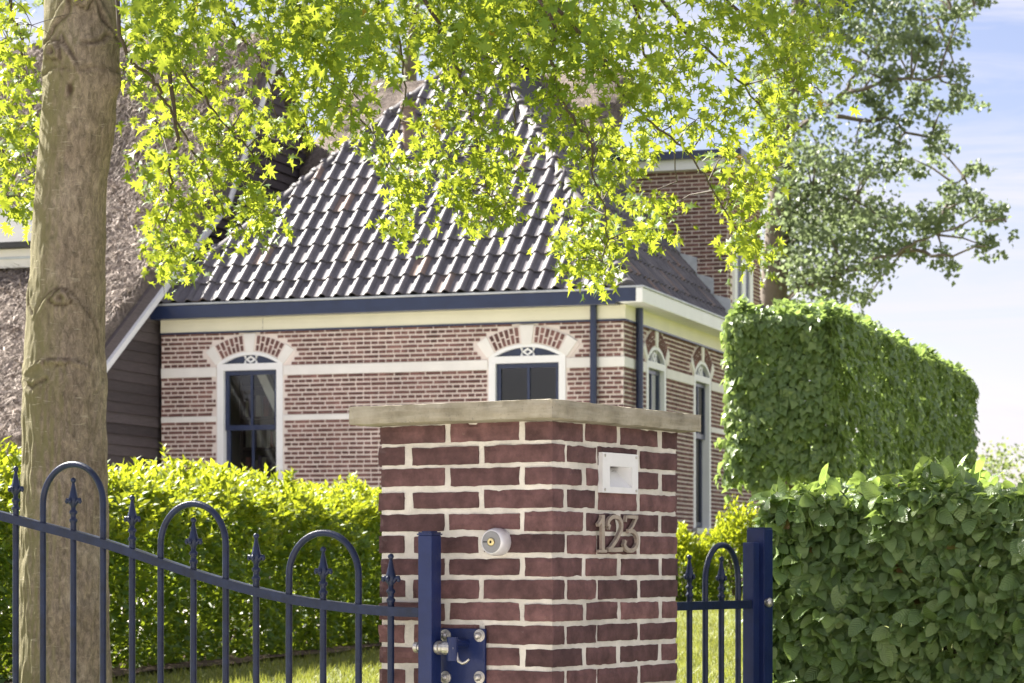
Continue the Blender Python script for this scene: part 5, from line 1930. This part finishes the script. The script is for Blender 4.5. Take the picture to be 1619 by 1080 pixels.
# ------------------------------------------------------------------ trees behind
def far_tree(name, label, d, trunk, limbs, clusters, per, sd, leaf, mat, r0, depth_sd=.9, size=(.12, .2)):
    b = W(trunk[0][0], trunk[0][1], d)
    gz_ = ground_z(b[0], d)
    t = thing(name, (b[0], d, gz_), label, 'tree', None)
    m = MB()
    pts = [np.array([b[0], d, gz_ - .2])] + [W(x, y, d) for x, y in trunk[1:]]
    m.tube(pts, list(np.linspace(r0, r0 * .25, len(pts))), 12)
    m.build('trunk', M['far_bark'], t, smooth=True)
    m = MB(); lp = []
    for q, l in enumerate(limbs):
        dd = d + (q % 3 - 1) * .8
        p = [W(x, y, d if k == 0 else dd) for k, (x, y) in enumerate(l)]
        dense = []
        for k in range(len(p) - 1):
            for s in np.linspace(0, 1, 4, endpoint=False): dense.append(p[k] * (1 - s) + p[k + 1] * s + rng.normal(size=3) * .03)
        dense.append(p[-1])
        m.tube(dense, list(np.linspace(r0 * .14, .010, len(dense))), 6)
        lp += dense
    lp = np.array(lp)
    pos = []
    for c in clusters:
        dd = d + rng.normal() * depth_sd
        ctr = W(c[0], c[1], dd)
        j = np.argmin(np.linalg.norm(lp - ctr, axis=1))
        if np.linalg.norm(lp[j] - ctr) < 2.5: m.tube([lp[j], (lp[j] + ctr) / 2 + [0, 0, .05], ctr], [.025, .016, .008], 5)
        s = sd * (c[2] if len(c) > 2 else 1)
        for _ in range(6):
            c2 = ctr + rng.normal(size=3) * s * .95
            pos.append(c2 + rng.normal(size=(per // 6, 3)) * s * np.array([.45, .5, .30]))
    m.build('limbs', M['far_bark'], t, smooth=True)
    pos = np.concatenate(pos); n = len(pos)
    foliage(t, 'crown', leaf, mat, pos, basis(rand_unit(n) + [0, 0, -.3], rand_unit(n) * .8 + [0, -.2, .6]), rng.uniform(size[0], size[1], n), 0)
    return t

cl = []
for x, y in ((1235, 475), (1260, 440), (1290, 400), (1240, 390), (1270, 360), (1310, 350), (1240, 320), (1290, 310), (1340, 330), (1360, 360), (1330, 400), (1350, 425), (1320, 280), (1260, 270), (1300, 240), (1360, 290), (1390, 330),
             (1250, 200), (1230, 120), (1260, 60), (1300, 30), (1340, 60), (1380, 30), (1330, 100), (1400, 60), (1430, 20), (1290, 10), (1360, 0), (1470, 5), (1440, 40), (1240, 240), (1225, 300),
             (1215, 420), (1290, 450), (1380, 380), (1250, 160), (1245, 20), (1310, 380), (1270, 310), (1350, 250)):
    for _ in range(2): cl.append((x + rng.normal() * 10, y + rng.normal() * 10, 1.0))
for x, y in ((1420, 370), (1440, 345), (1480, 340), (1500, 310), (1530, 275), (1510, 345), (1550, 345), (1585, 350), (1545, 315), (1560, 390), (1440, 400), (1490, 405), (1400, 400), (1465, 355),
             (1410, 130), (1450, 150), (1480, 110), (1510, 130), (1525, 150), (1430, 180), (1470, 210), (1480, 235), (1390, 190), (1420, 230), (1440, 250), (1400, 100), (1460, 70), (1520, 20), (1545, 5), (1500, 60), (1365, 480), (1490, 170), (1380, 150), (1390, 260)): cl.append((x, y, .5))
far_tree('tree', 'tall loose dark green tree behind the clipped block and dormer, against the sky', 44, [(1205, 900), (1222, 480), (1240, 220), (1265, 0), (1280, -250)],
         [[(1222, 480), (1300, 445), (1370, 420), (1430, 395), (1470, 370), (1540, 345), (1590, 350)], [(1235, 340), (1300, 300), (1350, 320), (1400, 345)],
          [(1240, 220), (1310, 170), (1360, 110), (1390, 70), (1430, 50), (1540, 10)], [(1330, 150), (1400, 130), (1480, 120), (1530, 140)], [(1320, 180), (1400, 190), (1470, 220), (1480, 240)],
          [(1480, 368), (1500, 300), (1535, 270)], [(1250, 100), (1300, 30), (1360, -40)], [(1245, 160), (1210, 60), (1190, -60)], [(1232, 400), (1270, 360), (1320, 330)], [(1430, 395), (1490, 405), (1560, 390)]],
         cl + [(rng.uniform(1130, 1500), rng.uniform(-260, -30), 1.1) for _ in range(40)], 140, .33, WIDE, M['far_leaf'], .30, .9, (.075, .125))
cl = [(rng.uniform(560, 900), rng.uniform(-160, 170), 1.0) for _ in range(46)]
far_tree('tree', 'pale tree with a bare grey trunk rising behind the tiled roof', 58, [(655, 900), (650, 300), (648, 120), (655, 20), (660, -150)],
         [[(649, 130), (620, 60), (600, 0), (580, -60)], [(650, 90), (690, 40), (720, -20)], [(654, 30), (640, -60), (650, -140)], [(650, 160), (700, 120), (760, 60), (800, -20)]],
         cl, 90, .55, LENS, M['pale_leaf'], .26, 1.5, (.14, .22))
cl = [(rng.uniform(-80, 480), rng.uniform(-200, 90), 1.0) for _ in range(50)]
far_tree('tree', 'pale leafy tree behind the thatched roof, seen past the oak at upper left', 60, [(240, 900), (250, 200), (260, 0), (265, -150)],
         [[(250, 150), (180, 60), (100, 0), (40, -60)], [(255, 100), (330, 30), (400, -30)], [(260, 0), (230, -100)], [(260, 20), (300, -80)]],
         cl, 110, .6, LENS, M['pale_leaf'], .3, 1.5, (.15, .24))
cl = [(rng.uniform(740, 1130), rng.uniform(-200, 60), 1.0) for _ in range(40)]
far_tree('tree', 'pale green tree behind the ridge, right of the bare trunk', 62, [(850, 900), (845, 200), (840, 0), (845, -150)],
         [[(843, 100), (790, 20), (760, -60)], [(842, 60), (920, 0), (980, -60)], [(841, 0), (860, -100)]],
         cl, 100, .6, LENS, M['pale_leaf'], .28, 1.5, (.15, .24))
# far trees low on the right
for q, (px, d, hgt, lab) in enumerate(((1614, 120, 95, 'distant hazy tree at the right edge beyond the clipped block'),)):
    cl = [(px + rng.uniform(-60, 60), 870 - rng.uniform(20, hgt * .8), 1.0) for _ in range(26)]
    far_tree('tree', lab, d, [(px, 900), (px, 820), (px + 3, 780)], [[(px, 850), (px - 25, 800)], [(px, 840), (px + 25, 790)]], cl, 260, 1.3, WIDE, M['pale_leaf'], .3, 1.5, (.16, .28))

# ------------------------------------------------------------------ lawn grass
def lawn_grass():
    n = 70000
    d = np.sqrt(rng.uniform(12.5 ** 2, 28.5 ** 2, n))
    px = np.where(rng.random(n) < .7, rng.uniform(150, 720, n), rng.uniform(1040, 1260, n))
    x = (px - HX) / F * d
    # not in the planting bed
    rel = np.stack([x, d], 1) - A2
    off_n = rel @ lnorm
    keep = ~((off_n > -.30) & (off_n < 1.75))
    x, d = x[keep], d[keep]; n = len(x)
    z = np.array([ground_z(a, b) for a, b in zip(x, d)])
    pos = np.stack([x, d, z], 1)
    tv = np.array([(-.06, 0, 0), (.06, 0, 0), (0, 1, .18)]); tf = np.array([(0, 1, 2)])
    yd = np.array([0, 0, 1.0]) + rng.normal(size=(n, 3)) * .45
    rot = basis(yd, rand_unit(n))
    sz = rng.uniform(.03, .07, n)
    vv = np.einsum('nij,vj->nvi', rot * sz[:, None, None], tv) + pos[:, None, :]
    tris = (tf[None] + (np.arange(n) * 3)[:, None, None]).reshape(-1, 3)
    o = link('grass', tri_mesh('grass', vv.reshape(-1, 3), tris), M['blade'])
    o['kind'] = 'stuff'; o['label'] = 'short sunlit lawn grass behind the gates'; o['category'] = 'grass'
lawn_grass()
